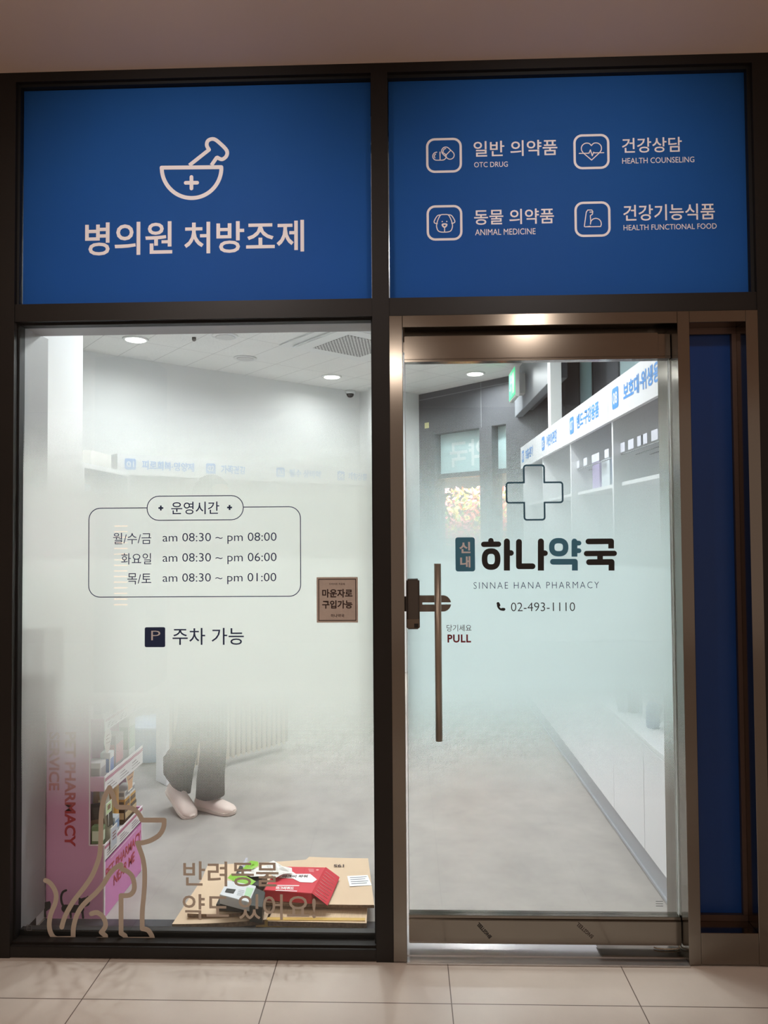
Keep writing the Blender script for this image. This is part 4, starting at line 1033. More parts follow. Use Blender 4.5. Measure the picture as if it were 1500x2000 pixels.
for z0, z1 in ((r2a - 0.004, r2b), (r1 - 0.05, r1 - 0.005)):
    bx('tray_end', M_PINKS, SXU - 0.001, PX1 - 0.001, SYN + 0.001, SYN + 0.007, z0, z1, parent=stand)
    bx('shelf', M_RAIL, SX0 + 0.009, PX1 - 0.001, SYN + 0.009, SYF - 0.009, z0, z0 + 0.006, parent=stand)
ZS0 = zcut - 0.02
bx('shelf', M_RAIL, SX0 + 0.009, PX1 - 0.007, SYN + 0.009, SYF - 0.009, ZS0 - 0.006, ZS0, parent=stand)
# side lettering turned on its side, reading downwards
SFY = SYN - 0.0012
def srect(x0, y0, x1, y1):
    a, b = PY(x0, y0, SFY), PY(x1, y1, SFY); return a.x, a.z, b.x, b.z
def side_text(body, rect, off):
    x0, za, x1, zb = srect(*rect)
    mb = MB(); V, Fs, (a, b, c, d) = text2d(body, off)
    sx = (za - zb) / (c - a); sy = (x1 - x0) / (d - b)
    mb.flat([(x0 + (y - b) * sy, za - (x - a) * sx) for x, y in V], Fs, facade(SFY)); return mb
build('side_lettering', side_text('PET PHARMACY', (127, 1430, 147.5, 1654), 0.03), M_REDINK, sp)
build('side_lettering', side_text('SERVICE', (96, 1430, 116, 1544), 0.03), M_REDINK, sp)
# cat silhouettes printed on the side
def cats(lst, name):
    mb = MB()
    for kind, a, ww in lst:
        P = [fx(cd(*p), SFY) for p in a]
        if kind == 's': mb.stroke(P, ww / 5.357 * W1, facade(SFY))
        elif kind == 'p': mb.poly(P, facade(SFY))
    return build(name, mb, M_CATK, sp)
cats([('s', smooth([(370, 1280), (335, 1300), (318, 1350), (325, 1410), (350, 1455)], 5), 26), ('s', [(360, 1470), (520, 1475)], 90), ('s', [(545, 1410), (575, 1400)], 105),
      ('p', [(497, 1345), (505, 1400), (550, 1380)], 0), ('p', [(602, 1332), (560, 1370), (612, 1395)], 0), ('s', [(365, 1490), (350, 1560)], 26), ('s', [(415, 1500), (420, 1560)], 26), ('s', [(540, 1490), (548, 1565)], 26), ('s', [(500, 1490), (490, 1560)], 24)], 'cat_silhouette')
cats([('p', [(60, 1440), (130, 1408), (165, 1400), (200, 1392), (212, 1420), (205, 1470), (160, 1500), (165, 1560), (60, 1560)], 0)], 'cat_silhouette')
mb = MB()
for c in ((562, 1412), (598, 1405)):
    x, z = fx(cd(*c), SFY - 0.0006); mb.disc((x, z), 0.0022, facade(SFY - 0.0006), 12, ry=0.0034)
build('cat_eye', mb, M_WHITE, sp)
# front lettering
ff = lambda y, z: Vector((PX1 + 0.0008, y, z))
def ft(body, p0, p1, h, off):
    a, b = PX(*p0, PX1), PX(*p1, PX1)
    mb = MB(); put_text(mb, body, (a.y, a.z, b.y, a.z + h), ff, off); return mb
mb = MB(); put_text(mb, 'PET PHARMACY', (SYN + 0.014, 0.142, SYF - 0.014, 0.184), ff, 0.02); build('front_lettering', mb, M_REDINK, fb)
mb = MB(); put_text(mb, 'NEAR ME', (SYN + 0.09, 0.082, SYF - 0.085, 0.124), ff, 0.02); build('front_lettering', mb, M_REDINK, fb)
mb = MB()
mb.stroke([(SYN + 0.06, 0.207), (SYF - 0.06, 0.207)], 0.006, ff, caps=(False, False)); build('tag_line', mb, mat('pale_pink_ink', (240, 196, 224), 0.5), fb)

# products on the stand
def pouch(name, x, y, z, wx, h, t, rgb, label, cat='pouch', ang=0.0, mark=None):
    e = empty(name, (x, y, z), label, cat)
    m = mat('pouch_%d_%d_%d' % rgb, rgb, 0.35, 0, 0.1, 20)
    b = bmesh.new(); nx, nz = 6, 8; g = {}
    for s in (1, -1):
        for i in range(nx + 1):
            for j in range(nz + 1):
                uu, vv = i / nx * 2 - 1, j / nz
                th = t * 0.5 * math.sqrt(max(0, 1 - uu * uu)) * (1 - vv ** 3)
                if s == -1 and (abs(uu) == 1 or j == nz): g[(s, i, j)] = g[(1, i, j)]; continue
                g[(s, i, j)] = b.verts.new((uu * wx / 2, s * th, vv * h))
    for s in (1, -1):
        for i in range(nx):
            for j in range(nz):
                q = [g[(s, i, j)], g[(s, i + 1, j)], g[(s, i + 1, j + 1)], g[(s, i, j + 1)]]
                if len(set(q)) < 3: continue
                try: b.faces.new(q if s == -1 else q[::-1]).smooth = True
                except ValueError: pass
    M_ = Matrix.Translation((x, y, z)) @ Matrix.Rotation(ang, 4, 'Z') @ Matrix.Rotation(-0.12, 4, 'X')
    mb = MB(); mb.merge(b, M_); build('bag', mb, m, e)
    if mark:
        mb = MB(); mb.prism([(-wx * 0.3, h * 0.3), (wx * 0.3, h * 0.3), (wx * 0.3, h * 0.62), (-wx * 0.3, h * 0.62)], 0.001, lambda u, v, d: M_ @ Vector((u, -t * 0.5 - 0.001 - d, v)))
        build('printed_label', mb, mat('mark_%d_%d_%d' % mark, mark, 0.5), e)
    return e
def carton(x0, x1, y0, y1, z, h, rgb, lab, band=None):
    e = empty('medicine_box', ((x0 + x1) / 2, (y0 + y1) / 2, z), lab, 'box')
    bx('carton', mat('carton_%d_%d_%d' % rgb, rgb, 0.4), x0, x1, y0, y1, z, z + h, parent=e, bev=0.001)
    if band:
        mb = MB(); mb.box(x0 + 0.004, x1 - 0.004, y0 - 0.0008, y0 - 0.0002, z + h * 0.35, z + h * 0.8); mb.box(x1 + 0.0002, x1 + 0.0008, y0 + 0.004, y1 - 0.004, z + h * 0.35, z + h * 0.8)
        build('printed_band', mb, mat('band_%d_%d_%d' % band, band, 0.5), e)
    return e
XP = SXU - 0.02
zA, zB, zC_ = ZS0, r2a + 0.002, r1 - 0.044
pouch('pet_food_pouch', -1.245, 0.33, zA, 0.09, 0.15, 0.05, (64, 50, 46), 'dark brown pet food pouch at the front of the lowest shelf', ang=0.5, mark=(120, 92, 70))
pouch('pet_food_pouch', -1.255, 0.44, zA, 0.10, 0.21, 0.05, (196, 142, 54), 'golden yellow pet food pouch behind the dark pouch', ang=0.4, mark=(236, 210, 150))
pouch('pet_food_pouch', -1.205, 0.345, zA, 0.05, 0.20, 0.035, (206, 200, 184), 'tall cream pet food pouch with a green and white price card', ang=1.2, mark=(90, 84, 74))
carton(-1.242, -1.198, 0.272, 0.30, zA, 0.085, (128, 150, 110), 'small green striped carton at the near end of the lowest shelf', (220, 228, 206))
carton(-1.225, -1.195, 0.385, 0.43, zA, 0.075, (206, 214, 222), 'small pale blue carton on the lowest shelf', (120, 150, 190))
carton(-1.26, -1.20, 0.50, 0.63, zA, 0.060, (80, 60, 46), 'dark brown patterned pack at the far end of the lowest shelf', (214, 190, 150))
carton(-1.258, -1.202, 0.505, 0.625, zA + 0.0605, 0.040, (200, 150, 60), 'flat golden pack lying on the dark brown pack', (96, 70, 40))
carton(-1.256, -1.204, 0.51, 0.62, zA + 0.101, 0.035, (232, 230, 228), 'flat white carton topmost of the packs at the far end of the lowest shelf', (150, 150, 156))
carton(-1.25, -1.205, 0.268, 0.32, zB, 0.10, (216, 212, 214), 'pale clear-topped box at the near end of the middle shelf', (160, 150, 156))
carton(-1.235, -1.195, 0.335, 0.375, zB, 0.12, (232, 234, 240), 'white and blue carton on the middle shelf', (74, 116, 190))
carton(-1.245, -1.195, 0.39, 0.47, zB, 0.17, (150, 146, 150), 'grey carton with a pink band on the middle shelf', (206, 140, 150))
carton(-1.24, -1.195, 0.53, 0.60, zB, 0.21, (216, 222, 218), 'tall white and green carton at the far end of the middle shelf', (140, 178, 150))
carton(-1.25, -1.21, 0.30, 0.40, zC_, 0.14, (222, 222, 220), 'white carton on the top shelf of the pink stand', (150, 160, 180))
carton(-1.25, -1.21, 0.44, 0.56, zC_, 0.12, (190, 196, 200), 'light grey carton on the top shelf of the pink stand', (210, 150, 160))
def talker(px, py, X, w_, h_, shape, ink, lab, stick):
    q = PX(px, py, X); e = empty('shelf_talker', (X, q.y, q.z - h_ / 2), lab, 'price card')
    fn = lambda y, z, d=0.0: Vector((X + d, q.y + y, q.z + z))
    mb = MB(); mb.prism([(x * w_ / 2, z * h_ / 2) for x, z in shape], 0.001, lambda y, z, d: fn(y, z, d)); build('card', mb, mat('card_white', (240, 238, 232), 0.5), e)
    mb = MB(); mb.prism([(x * w_ / 2 * 0.86, z * h_ / 2 * 0.9) for x, z in shape], 0.0006, lambda y, z, d: fn(y, z, d + 0.0011)); build('printed_area', mb, mat('card_ink_%d_%d_%d' % ink, ink, 0.5), e)
    mb = MB()
    for j in range(3): mb.stroke([(-w_ * 0.22, h_ * (0.2 - 0.14 * j)), (w_ * 0.22, h_ * (0.2 - 0.14 * j))], 0.005, lambda y, z: fn(y, z, 0.0021))
    build('price_text', mb, mat('card_text', (130, 70, 60), 0.5), e)
    if stick: mb = MB(); mb.cyl((X, q.y, q.z - h_ / 2 - stick), (X, q.y, q.z - h_ / 2 + 0.01), 0.0015, n=6); build('stick', mb, M_WHITE, e)
    return e
balloon = [(0.95 * math.cos(t), 0.25 + 0.75 * math.sin(t)) for t in [(-30 + 240 * k / 14) * PI / 180 for k in range(15)]] + [(-0.55, -0.55), (-0.5, -1.0), (0.5, -1.0), (0.55, -0.55)]
talker(254, 1515, PX1 - 0.016, 0.10, 0.125, balloon, (226, 172, 120), 'balloon shaped price card on a stick rising from the lowest shelf', 0.09)
oval = [(math.cos(2 * PI * k / 20) * (0.8 if math.sin(2 * PI * k / 20) < 0 else 1), math.sin(2 * PI * k / 20)) for k in range(20)]
talker(210, 1446, PX1 + 0.006, 0.07, 0.10, oval, (226, 214, 206), 'oval white price card hanging from the top rail of the pink stand', 0.0)
talker(212, 1577, PX1 - 0.004, 0.055, 0.045, [(-1, -1), (1, -1), (1, 1), (-1, 1)], (206, 226, 176), 'small pale green price card in front of the cream pouch', 0.05)
talker(222, 1633, PX1 + 0.006, 0.065, 0.085, [(-1, -1), (1, -1), (1, 1), (-1, 1)], (196, 200, 212), 'grey square price card hanging on the lowest rail of the pink stand', 0.0)

# ================================================================== FLATTENED CARTONS ON THE FLOOR
def sheet(name, quad, z, t, m, label, parent=None, warp=0.0, cat='cardboard', edge=True, split=None):
    """quad: floor points, corrugated sheet of thickness t at height z"""
    mb = MB(); P = [Vector((p.x, p.y)) for p in quad]
    n = 10
    def S(u, v): return (P[0] * (1 - u) + P[1] * u) * (1 - v) + (P[3] * (1 - u) + P[2] * u) * v
    top, bot = [], []
    for i in range(n + 1):
        for j in range(n + 1):
            u, v = i / n, j / n; q = S(u, v); dz = warp * (4 * (u - 0.5) ** 2) * (1 - v * 0.5)
            top.append(mb.bm.verts.new((q.x, q.y, z + t + dz))); bot.append(mb.bm.verts.new((q.x, q.y, z + dz)))
    ix = lambda i, j: i * (n + 1) + j
    for i in range(n):
        for j in range(n):
            mb.bm.faces.new([top[ix(i, j)], top[ix(i + 1, j)], top[ix(i + 1, j + 1)], top[ix(i, j + 1)]])
            mb.bm.faces.new([bot[ix(i, j)], bot[ix(i, j + 1)], bot[ix(i + 1, j + 1)], bot[ix(i + 1, j)]])
    def side(a, b):
        f = mb.bm.faces.new([bot[a], bot[b], top[b], top[a]]); f.material_index = 1
    for i in range(n):
        side(ix(i, 0), ix(i + 1, 0)); side(ix(i + 1, n), ix(i, n)); side(ix(0, i + 1), ix(0, i)); side(ix(n, i), ix(n, i + 1))
    return build(name, mb, [m, M_CARDE], parent, label, cat if label else None)
z1 = 0.012
sheet('flattened_carton', [PZ(336, 1806, z1 + 0.02), PZ(520, 1797, z1 + 0.02), PZ(560, 1700, z1 + 0.02), PZ(412, 1690, z1 + 0.02)], z1, 0.018, M_CARD, 'flattened brown carton at the bottom left of the cardboard pile', warp=0.004)
sheet('flattened_carton', [PZ(523, 1798, z1 + 0.02), PZ(716, 1802, z1 + 0.02), PZ(720, 1712, z1 + 0.02), PZ(566, 1702, z1 + 0.02)], z1 - 0.0, 0.018, M_CARD2, 'flattened carton with corrugated ribs and yellow tape at the bottom right of the pile')
mb = MB(); a, b = PZ(500, 1796, 0.032), PZ(713, 1797.5, 0.032)
mb.prism([(a.x, a.y), (b.x, b.y), (b.x, b.y + 0.018), (a.x, a.y + 0.018)], 0.0006, lambda x, y, d: Vector((x, y, 0.031 + d)))
mb.prism([(a.x, 0.006), (b.x, 0.006), (b.x, 0.0315), (a.x, 0.0315)], 0.0006, lambda x, z, d: Vector((x, min(a.y, b.y) - 0.0035 + d, z)))
build('packing_tape', mb, mat('yellow_tape', (206, 168, 90), 0.4), label='strip of yellow packing tape along the front edge of the ribbed carton', cat='tape')
z2 = 0.034
sheet('flattened_carton', [PZ(366, 1787, z2 + 0.012), PZ(500, 1783, z2 + 0.012), PZ(600, 1680, z2 + 0.012), PZ(406, 1690, z2 + 0.012)], z2, 0.012, M_CARD, 'flattened brown carton in the middle of the pile under the opened pet boxes', warp=0.006)
z3 = 0.046
fc = sheet('flattened_carton', [PZ(500, 1763, z3 + 0.012), PZ(731, 1769, z3 + 0.012), PZ(719, 1677, z3 + 0.012), PZ(604, 1674, z3 + 0.012)], z3, 0.012, M_CARD, 'flattened brown carton with a white label and upside-down 195 on top of the pile', warp=0.003)
ztp = z3 + 0.0155
def floor_text(body, quad, z, off=0.0):
    """quad: pixel corners of text baseline-left, baseline-right, top-left"""
    a, b, c = (PZ(*p, z) for p in quad); V, Fs, (x0, y0, x1, y1) = text2d(body, off)
    mb = MB(); mb.flat([((x - x0) / (x1 - x0), (y - y0) / (y1 - y0)) for x, y in V], Fs, lambda u, v: a + (b - a) * u + (c - a) * v); return mb
build('stencil_number', floor_text('195', ((672, 1688), (652, 1688), (672, 1693)), ztp, 0.03), M_BROWN, fc)
qd = [PZ(*p, ztp) for p in ((678, 1711), (718, 1709), (726, 1729), (683, 1731))]
mb = MB(); mb.prism([(p.x, p.y) for p in qd[::-1]], 0.0006, lambda x, y, d: Vector((x, y, ztp - 0.0005 + d))); lb = build('address_label', mb, M_WHITE, fc)
mb = MB(); fl3 = lambda x, y: Vector((x, y, ztp + 0.0006))
for j in range(4):
    v = 0.18 + 0.2 * j; a = qd[0].lerp(qd[3], v); b = qd[1].lerp(qd[2], v); mb.stroke([(a.lerp(b, 0.12).x, a.lerp(b, 0.12).y), (a.lerp(b, 0.9 - 0.1 * (j % 2)).x, a.lerp(b, 0.9).y)], 0.004, fl3)
build('address_text', mb, mat('address_ink', (110, 112, 130), 0.6), lb)
# opened red carton
M_RED = mat('red_carton', (206, 50, 66), 0.4, 0, 0.04, 20)
zr = z3 + 0.0145
red = empty('red_carton', PZ(580, 1745, zr), 'opened red medicine carton with white lettering lying on the cardboard pile', 'carton')
hR = 0.044
bl, br_, tr, tl = PZ(516, 1738, zr + hR), PZ(609, 1745, zr + hR), PZ(636, 1694, zr + hR), PZ(540, 1692, zr + hR)
mb = MB(); B4 = [(v.x, v.y) for v in (bl, br_, tr, tl)]
mb.prism(B4, -hR + 0.004, lambda x, y, d: Vector((x, y, zr + hR + d)), bev=0.0015); rb = build('carton_body', mb, M_RED, red)
# raised side flap with printed lines
f0, f1 = Vector((br_.x, br_.y, zr + hR)), Vector((tr.x, tr.y, zr + hR)); sl = Vector((0.062, -0.012, -0.040))
mb = MB(); qf = [f0, f0 + sl, f1 + sl * 0.95 + Vector((0, 0, 0.002)), f1]
mb.face(qf); mb.face([p + Vector((0, 0, 0.0018)) for p in reversed(qf)]); fp = build('side_flap', mb, M_RED, red)
mb = MB()
for j in range(9):
    a = f0.lerp(f1, 0.06 + 0.1 * j) + Vector((0, 0, 0.003)); mb.tube([a + sl * 0.12, a + sl * 0.86], 0.0009, 4)
build('flap_text', mb, mat('pink_print', (236, 170, 170), 0.5), fp)
zw = zr + hR + 0.0008
pl = lambda px, py, z=None: PZ(px, py, z if z is not None else zw)
mb = MB()
wb = [pl(*p) for p in ((545, 1714), (556, 1704), (572, 1703), (578, 1707), (606, 1707), (619, 1718), (610, 1724), (586, 1723), (572, 1716))]
mb.prism([(p.x, p.y) for p in wb], 0.0006, lambda x, y, d: Vector((x, y, zw + d))); build('white_band', mb, M_WHITE, rb)
build('band_lettering', floor_text('마그비 파워', ((551, 1714.5), (600, 1714), (553, 1709)), zw + 0.001, 0.03), M_BROWN, rb)
mb = floor_text('마그리퀴드', ((538, 1737), (573, 1738), (540, 1731)), zw, 0.04); 
for (a, b, c) in (((541, 1730), (584, 1730.5), (542, 1728.5)), ((538, 1739.5), (580, 1741), (538.5, 1738.3))):
    A, B, C = pl(*a), pl(*b), pl(*c); mb.face([A, B, B + (C - A), C])
build('front_lettering', mb, M_WHITE, rb)
mb = MB()
for k in range(3): mb.face([pl(602 + k, 1697 + 2.2 * k), pl(613, 1697.4 + 2.2 * k), pl(613, 1698.4 + 2.2 * k), pl(602 + k, 1698 + 2.2 * k)])
c = pl(620, 1699); mb.disc((c.x, c.y), 0.006, lambda x, y: Vector((x, y, zw)), 14)
build('corner_mark', mb, mat('pink_print', (236, 170, 170), 0.5), rb)
# torn white paper between the cartons
def crumple(name, px_pts, z, amp, m, parent, seed, label=None, cat=None):
    random.seed(seed); mb = MB(); P = [PZ(*p, z) for p in px_pts]; c = sum(P, Vector()) / len(P)
    ring = [[p.lerp(c, k / 4) + Vector((0, 0, amp * (k / 4) * (0.5 + random.random()) + random.uniform(0, amp * 0.4))) for p in P] for k in range(4)]
    vs = [[mb.bm.verts.new(p) for p in r_] for r_ in ring]; cc = mb.bm.verts.new(c + Vector((0, 0, amp * 1.1)))
    n = len(P)
    for a, b in zip(vs, vs[1:]):
        for i in range(n): mb.bm.faces.new([a[i], a[(i + 1) % n], b[(i + 1) % n], b[i]])
    for i in range(n): mb.bm.faces.new([vs[-1][i], vs[-1][(i + 1) % n], cc])
    return build(name, mb, m, parent, label, cat)
crumple('torn_paper', [(520, 1688), (534, 1682), (552, 1692), (570, 1697), (571, 1706), (553, 1708), (540, 1715), (530, 1710)], zr + 0.058, 0.012, mat('white_torn_paper', (232, 230, 226), 0.7), None, 3, 'torn white paper flap beside the red carton', 'paper')
# opened green and black pet boxes
zg = z2 + 0.02
gr = empty('opened_pet_box', PZ(470, 1740, zg), 'crushed black, green and white pet medicine box on the cardboard pile', 'carton')
def quadbox(name, px4, z, h, m, parent):
    Q = [PZ(*p, z + h) for p in px4]; mb = MB(); mb.prism([(q.x, q.y) for q in Q], -h, lambda x, y, d: Vector((x, y, z + h + d)), bev=0.0012); return build(name, mb, m, parent)
M_LIME = mat('lime_green', (134, 190, 52), 0.45); M_BLKC = mat('black_carton', (52, 54, 52), 0.4); M_SILV = mat('silver_card', (214, 216, 220), 0.4)
wbx = quadbox('white_front', ((429, 1747), (487, 1762), (500, 1730), (444, 1719)), zg + 0.03, 0.035, M_SILV, gr)
zz = zg + 0.0662
mb = MB(); Q = [PZ(*p, zz) for p in ((439, 1742), (456, 1745), (461, 1737), (443, 1735))]; mb.face(Q); build('window_cut', mb, M_BLKC, wbx)
mb = MB(); Q = [PZ(*p, zz) for p in ((476, 1752), (487, 1755), (496, 1735), (482, 1733))]; mb.face(Q); build('green_print', mb, mat('pale_green_print', (170, 206, 168), 0.5), wbx)
mb = MB()
for j in range(4):
    a, b = PZ(463 + j, 1747 - 3 * j, zz), PZ(474 + j, 1749 - 3 * j, zz); mb.stroke([(a.x, a.y), (b.x, b.y)], 0.0022, lambda x, y: Vector((x, y, zz)))
build('small_print', mb, mat('grey_print', (140, 142, 148), 0.5), wbx)
quadbox('black_side', ((487, 1768), (512, 1772), (518, 1742), (499, 1733)), zg, 0.06, M_BLKC, gr)
quadbox('black_base', ((422, 1766), (486, 1772), (492, 1752), (436, 1738)), zg, 0.022, M_BLKC, gr)
lm = empty('opened_pet_box', PZ(480, 1710, zg), 'lime green and black opened box behind the crushed pet box on the pile', 'carton')
quadbox('black_panel', ((452, 1724), (505, 1730), (522, 1700), (468, 1690)), zg, 0.05, M_BLKC, lm)
crumple('lime_flap', [(444, 1716), (452, 1708), (480, 1712), (500, 1722), (492, 1729), (465, 1726)], zg + 0.062, 0.008, M_LIME, lm, 5)
crumple('lime_flap', [(474, 1696), (490, 1681), (504, 1684), (505, 1692), (490, 1700), (477, 1702)], zg + 0.066, 0.008, M_LIME, lm, 6)
crumple('white_panel', [(465, 1706), (500, 1696), (520, 1690), (538, 1700), (515, 1712), (490, 1713)], zg + 0.062, 0.008, mat('white_torn_paper', (232, 230, 226), 0.7), lm, 8)
crumple('silver_tab', [(472, 1690), (480, 1676), (484, 1676), (482, 1688), (476, 1696)], zg + 0.068, 0.006, mat('grey_violet_card', (190, 188, 200), 0.4), lm, 9)
random.seed(21)

# ================================================================== COUNTER, POUF
ca_, cb_ = PZ(326, 1532, 0), PZ(566, 1466, 0)
cu = (cb_ - ca_).normalized(); cn = Vector((-cu.y, cu.x, 0)); Lc = (cb_ - ca_).length
ct = empty('service_counter', (ca_ + cb_) / 2 + cn * 0.05, 'service counter with a beige ribbed front and white end panel behind the person', 'counter')
def cslab(name, s0, s1, d0, d1, z0, z1, m, bev=0.002):
    mb = MB(); mb.prism([(s0, z0), (s1, z0), (s1, z1), (s0, z1)], d1 - d0, lambda s, t, k: ca_ + cu * s + cn * (d0 + k) + Vector((0, 0, t)), bev=bev); return build(name, mb, m, ct)
cslab('end_panel', -0.02, 0.0, -0.03, 0.10, 0.002, 1.0, M_CAB)
cslab('carcass', 0.0, Lc, 0.02, 0.10, 0.06, 0.98, mat('beige_board', (120, 106, 92), 0.6)); cslab('worktop', -0.02, Lc + 0.02, -0.03, 0.13, 0.98, 1.02, M_CAB)
mb = MB()
k = 0; s = 0.012
while s < Lc - 0.02:
    mb.prism([(s, 0.05), (s + 0.022, 0.05), (s + 0.022, 0.98), (s, 0.98)], 0.02, lambda a, t, d: ca_ + cu * a + cn * (0.0 + d) + Vector((0, 0, t)), bev=0.006); s += 0.040
build('ribbed_front', mb, mat('beige_slat', (196, 180, 160), 0.5, 0, 0.05, 20), ct)
q = PZ(291, 1478, 0) + Vector((0.03, 0.0, 0))
e = empty('storage_bin', (q.x, q.y, 0), 'pale blue rounded tub on the floor between the pink stand and the counter', 'tub')
mb = MB(); mb.lathe((q.x, q.y, 0.0), [(0.13, 0.0), (0.16, 0.02), (0.175, 0.22), (0.185, 0.225), (0.185, 0.24), (0.165, 0.24), (0.15, 0.03), (0.01, 0.025)], 32); build('tub', mb, mat('pale_blue_plastic', (172, 200, 230), 0.4), e)

# ================================================================== PERSON
FA, FB = Vector((-1.205, 1.33, 0)), Vector((-1.045, 1.36, 0))     # back foot (toe down, heel up), front foot flat
def skin(name, verts, edges, radii, m, parent, sub=2, root=0):
    me = bpy.data.meshes.new(name); me.from_pydata([tuple(v) for v in verts], edges, []); me.update()
    o = bpy.data.objects.new(name, me); COL.objects.link(o)
    o.modifiers.new('skin', 'SKIN'); 
    if not me.skin_vertices: 
        bpy.context.view_layer.update()
    for i, r_ in enumerate(radii):
        sv = me.skin_vertices[0].data[i]; sv.radius = r_ if isinstance(r_, tuple) else (r_, r_)
        sv.use_root = (i == root)
    o.modifiers['skin'].use_smooth_shade = True
    sb = o.modifiers.new('sub', 'SUBSURF'); sb.levels = sub; sb.render_levels = sub
    dg = bpy.context.evaluated_depsgraph_get(); dg.update()
    nm = bpy.data.meshes.new_from_object(o.evaluated_get(dg)); bpy.data.objects.remove(o)
    b = bmesh.new(); b.from_mesh(nm); bpy.data.meshes.remove(nm)
    return b
person = empty('person', (-1.12, 1.36, 0), 'person in wide dark trousers and pale shoes walking right behind the frosted window', 'person')
hip = Vector((-1.12, 1.40, 0.93)); hl, hr = hip + Vector((-0.03, 0.07, -0.03)), hip + Vector((0.03, -0.075, -0.03))
kl, kr = Vector((-1.185, 1.40, 0.50)), Vector((-1.045, 1.33, 0.50))
al, ar = Vector((-1.275, 1.345, 0.13)), Vector((-1.065, 1.345, 0.075))
sp1, ch, nk = hip + Vector((0.0, 0, 0.2)), hip + Vector((0.01, 0, 0.42)), hip + Vector((0.02, 0, 0.56))
shl, shr = ch + Vector((0, 0.18, 0.06)), ch + Vector((0, -0.18, 0.06))
ell, elr = shl + Vector((0.10, 0.06, -0.28)), shr + Vector((-0.06, -0.05, -0.29))
wrl, wrr = ell + Vector((0.14, -0.02, -0.20)), elr + Vector((0.03, 0.0, -0.25))
verts = [hip, sp1, ch, nk, nk + Vector((0.015, 0, 0.09)), shl, ell, wrl, shr, elr, wrr, hl, kl, al, hr, kr, ar]
edges = [(0, 1), (1, 2), (2, 3), (3, 4), (2, 5), (5, 6), (6, 7), (2, 8), (8, 9), (9, 10), (0, 11), (11, 12), (12, 13), (0, 14), (14, 15), (15, 16)]
rad = [(0.10, 0.13), 0.11, (0.11, 0.13), 0.055, 0.05, 0.058, 0.042, 0.028, 0.058, 0.042, 0.028, 0.085, 0.058, 0.038, 0.085, 0.058, 0.038]
for wi, el in ((7, ell), (10, elr)):
    wv = verts[wi]; d = (wv - el).normalized(); sd = d.orthogonal().normalized(); up_ = d.cross(sd)
    pi_ = len(verts); verts.append(wv + d * 0.05); edges.append((wi, pi_)); rad.append((0.03, 0.018))
    for fi, (off_, ln) in enumerate(((-0.028, 0.075), (-0.010, 0.085), (0.010, 0.08), (0.026, 0.065))):
        b0 = len(verts); base = wv + d * 0.085 + sd * off_
        verts += [base, base + d * ln * 0.5 + up_ * 0.006, base + d * ln * 0.9 + up_ * 0.022]; edges += [(pi_, b0), (b0, b0 + 1), (b0 + 1, b0 + 2)]; rad += [0.009, 0.008, 0.007]
    b0 = len(verts); verts += [wv + d * 0.03 + sd * -0.035 + up_ * 0.012, wv + d * 0.065 + sd * -0.05 + up_ * 0.025]; edges += [(wi, b0), (b0, b0 + 1)]; rad += [0.011, 0.009]
b = skin('body', verts, edges, rad, None, person)
mb = MB(); mb.merge(b)
hc_ = nk + Vector((0.035, 0, 0.20))
hb_ = bmesh.new(); bmesh.ops.create_icosphere(hb_, subdivisions=4, radius=1)
for v in hb_.verts:
    x, y, z = v.co
    jaw = 1 - 0.28 * max(0, -z) ** 1.2
    v.co = Vector((x * 0.095 * (1 - 0.1 * max(0, -z)), y * 0.076 * jaw, z * 0.118))
    fr = max(0, x)
    v.co.x += 0.026 * math.exp(-((y / 0.22) ** 2 + ((z + 0.12) / 0.2) ** 2)) * fr          # nose
    v.co.x += 0.008 * math.exp(-((y / 0.3) ** 2 + ((z + 0.5) / 0.09) ** 2)) * fr           # lips
    for s_ in (1, -1): v.co.x -= 0.010 * math.exp(-(((y - s_ * 0.4) / 0.2) ** 2 + ((z - 0.06) / 0.14) ** 2)) * fr   # eye sockets
    for s_ in (1, -1): v.co.y += s_ * 0.016 * math.exp(-(((x + 0.05) / 0.18) ** 2 + ((z + 0.02) / 0.25) ** 2)) * max(0, s_ * y)
for f in hb_.faces: f.smooth = True
mb.merge(hb_, Matrix.Translation(hc_))
M_SKIN = mat('skin', (224, 180, 156), 0.5)
build('body', mb, M_SKIN, person)
hb_ = bmesh.new(); bmesh.ops.create_icosphere(hb_, subdivisions=4, radius=1)
for v in list(hb_.verts):
    x, y, z = v.co; v.co = Vector((x * 0.108 - 0.012, y * 0.092, z * 0.122 + 0.012))
    if x > 0.35 and z < 0.45 or z < -0.55: v.tag = True
bmesh.ops.delete(hb_, geom=[v for v in hb_.verts if v.tag], context='VERTS')
for f in hb_.faces: f.smooth = True
mb = MB(); mb.merge(hb_, Matrix.Translation(hc_)); build('hair', mb, mat('dark_hair', (40, 32, 28), 0.5), person)
mb = MB()
for s_ in (1, -1): mb.lathe(hc_ + Vector((0.076, s_ * 0.03, 0.0)), [(0.002, -0.008), (0.009, -0.003), (0.009, 0.003), (0.002, 0.008)], 10)
build('eyes', mb, mat('eye_dark', (36, 28, 26), 0.3), person)
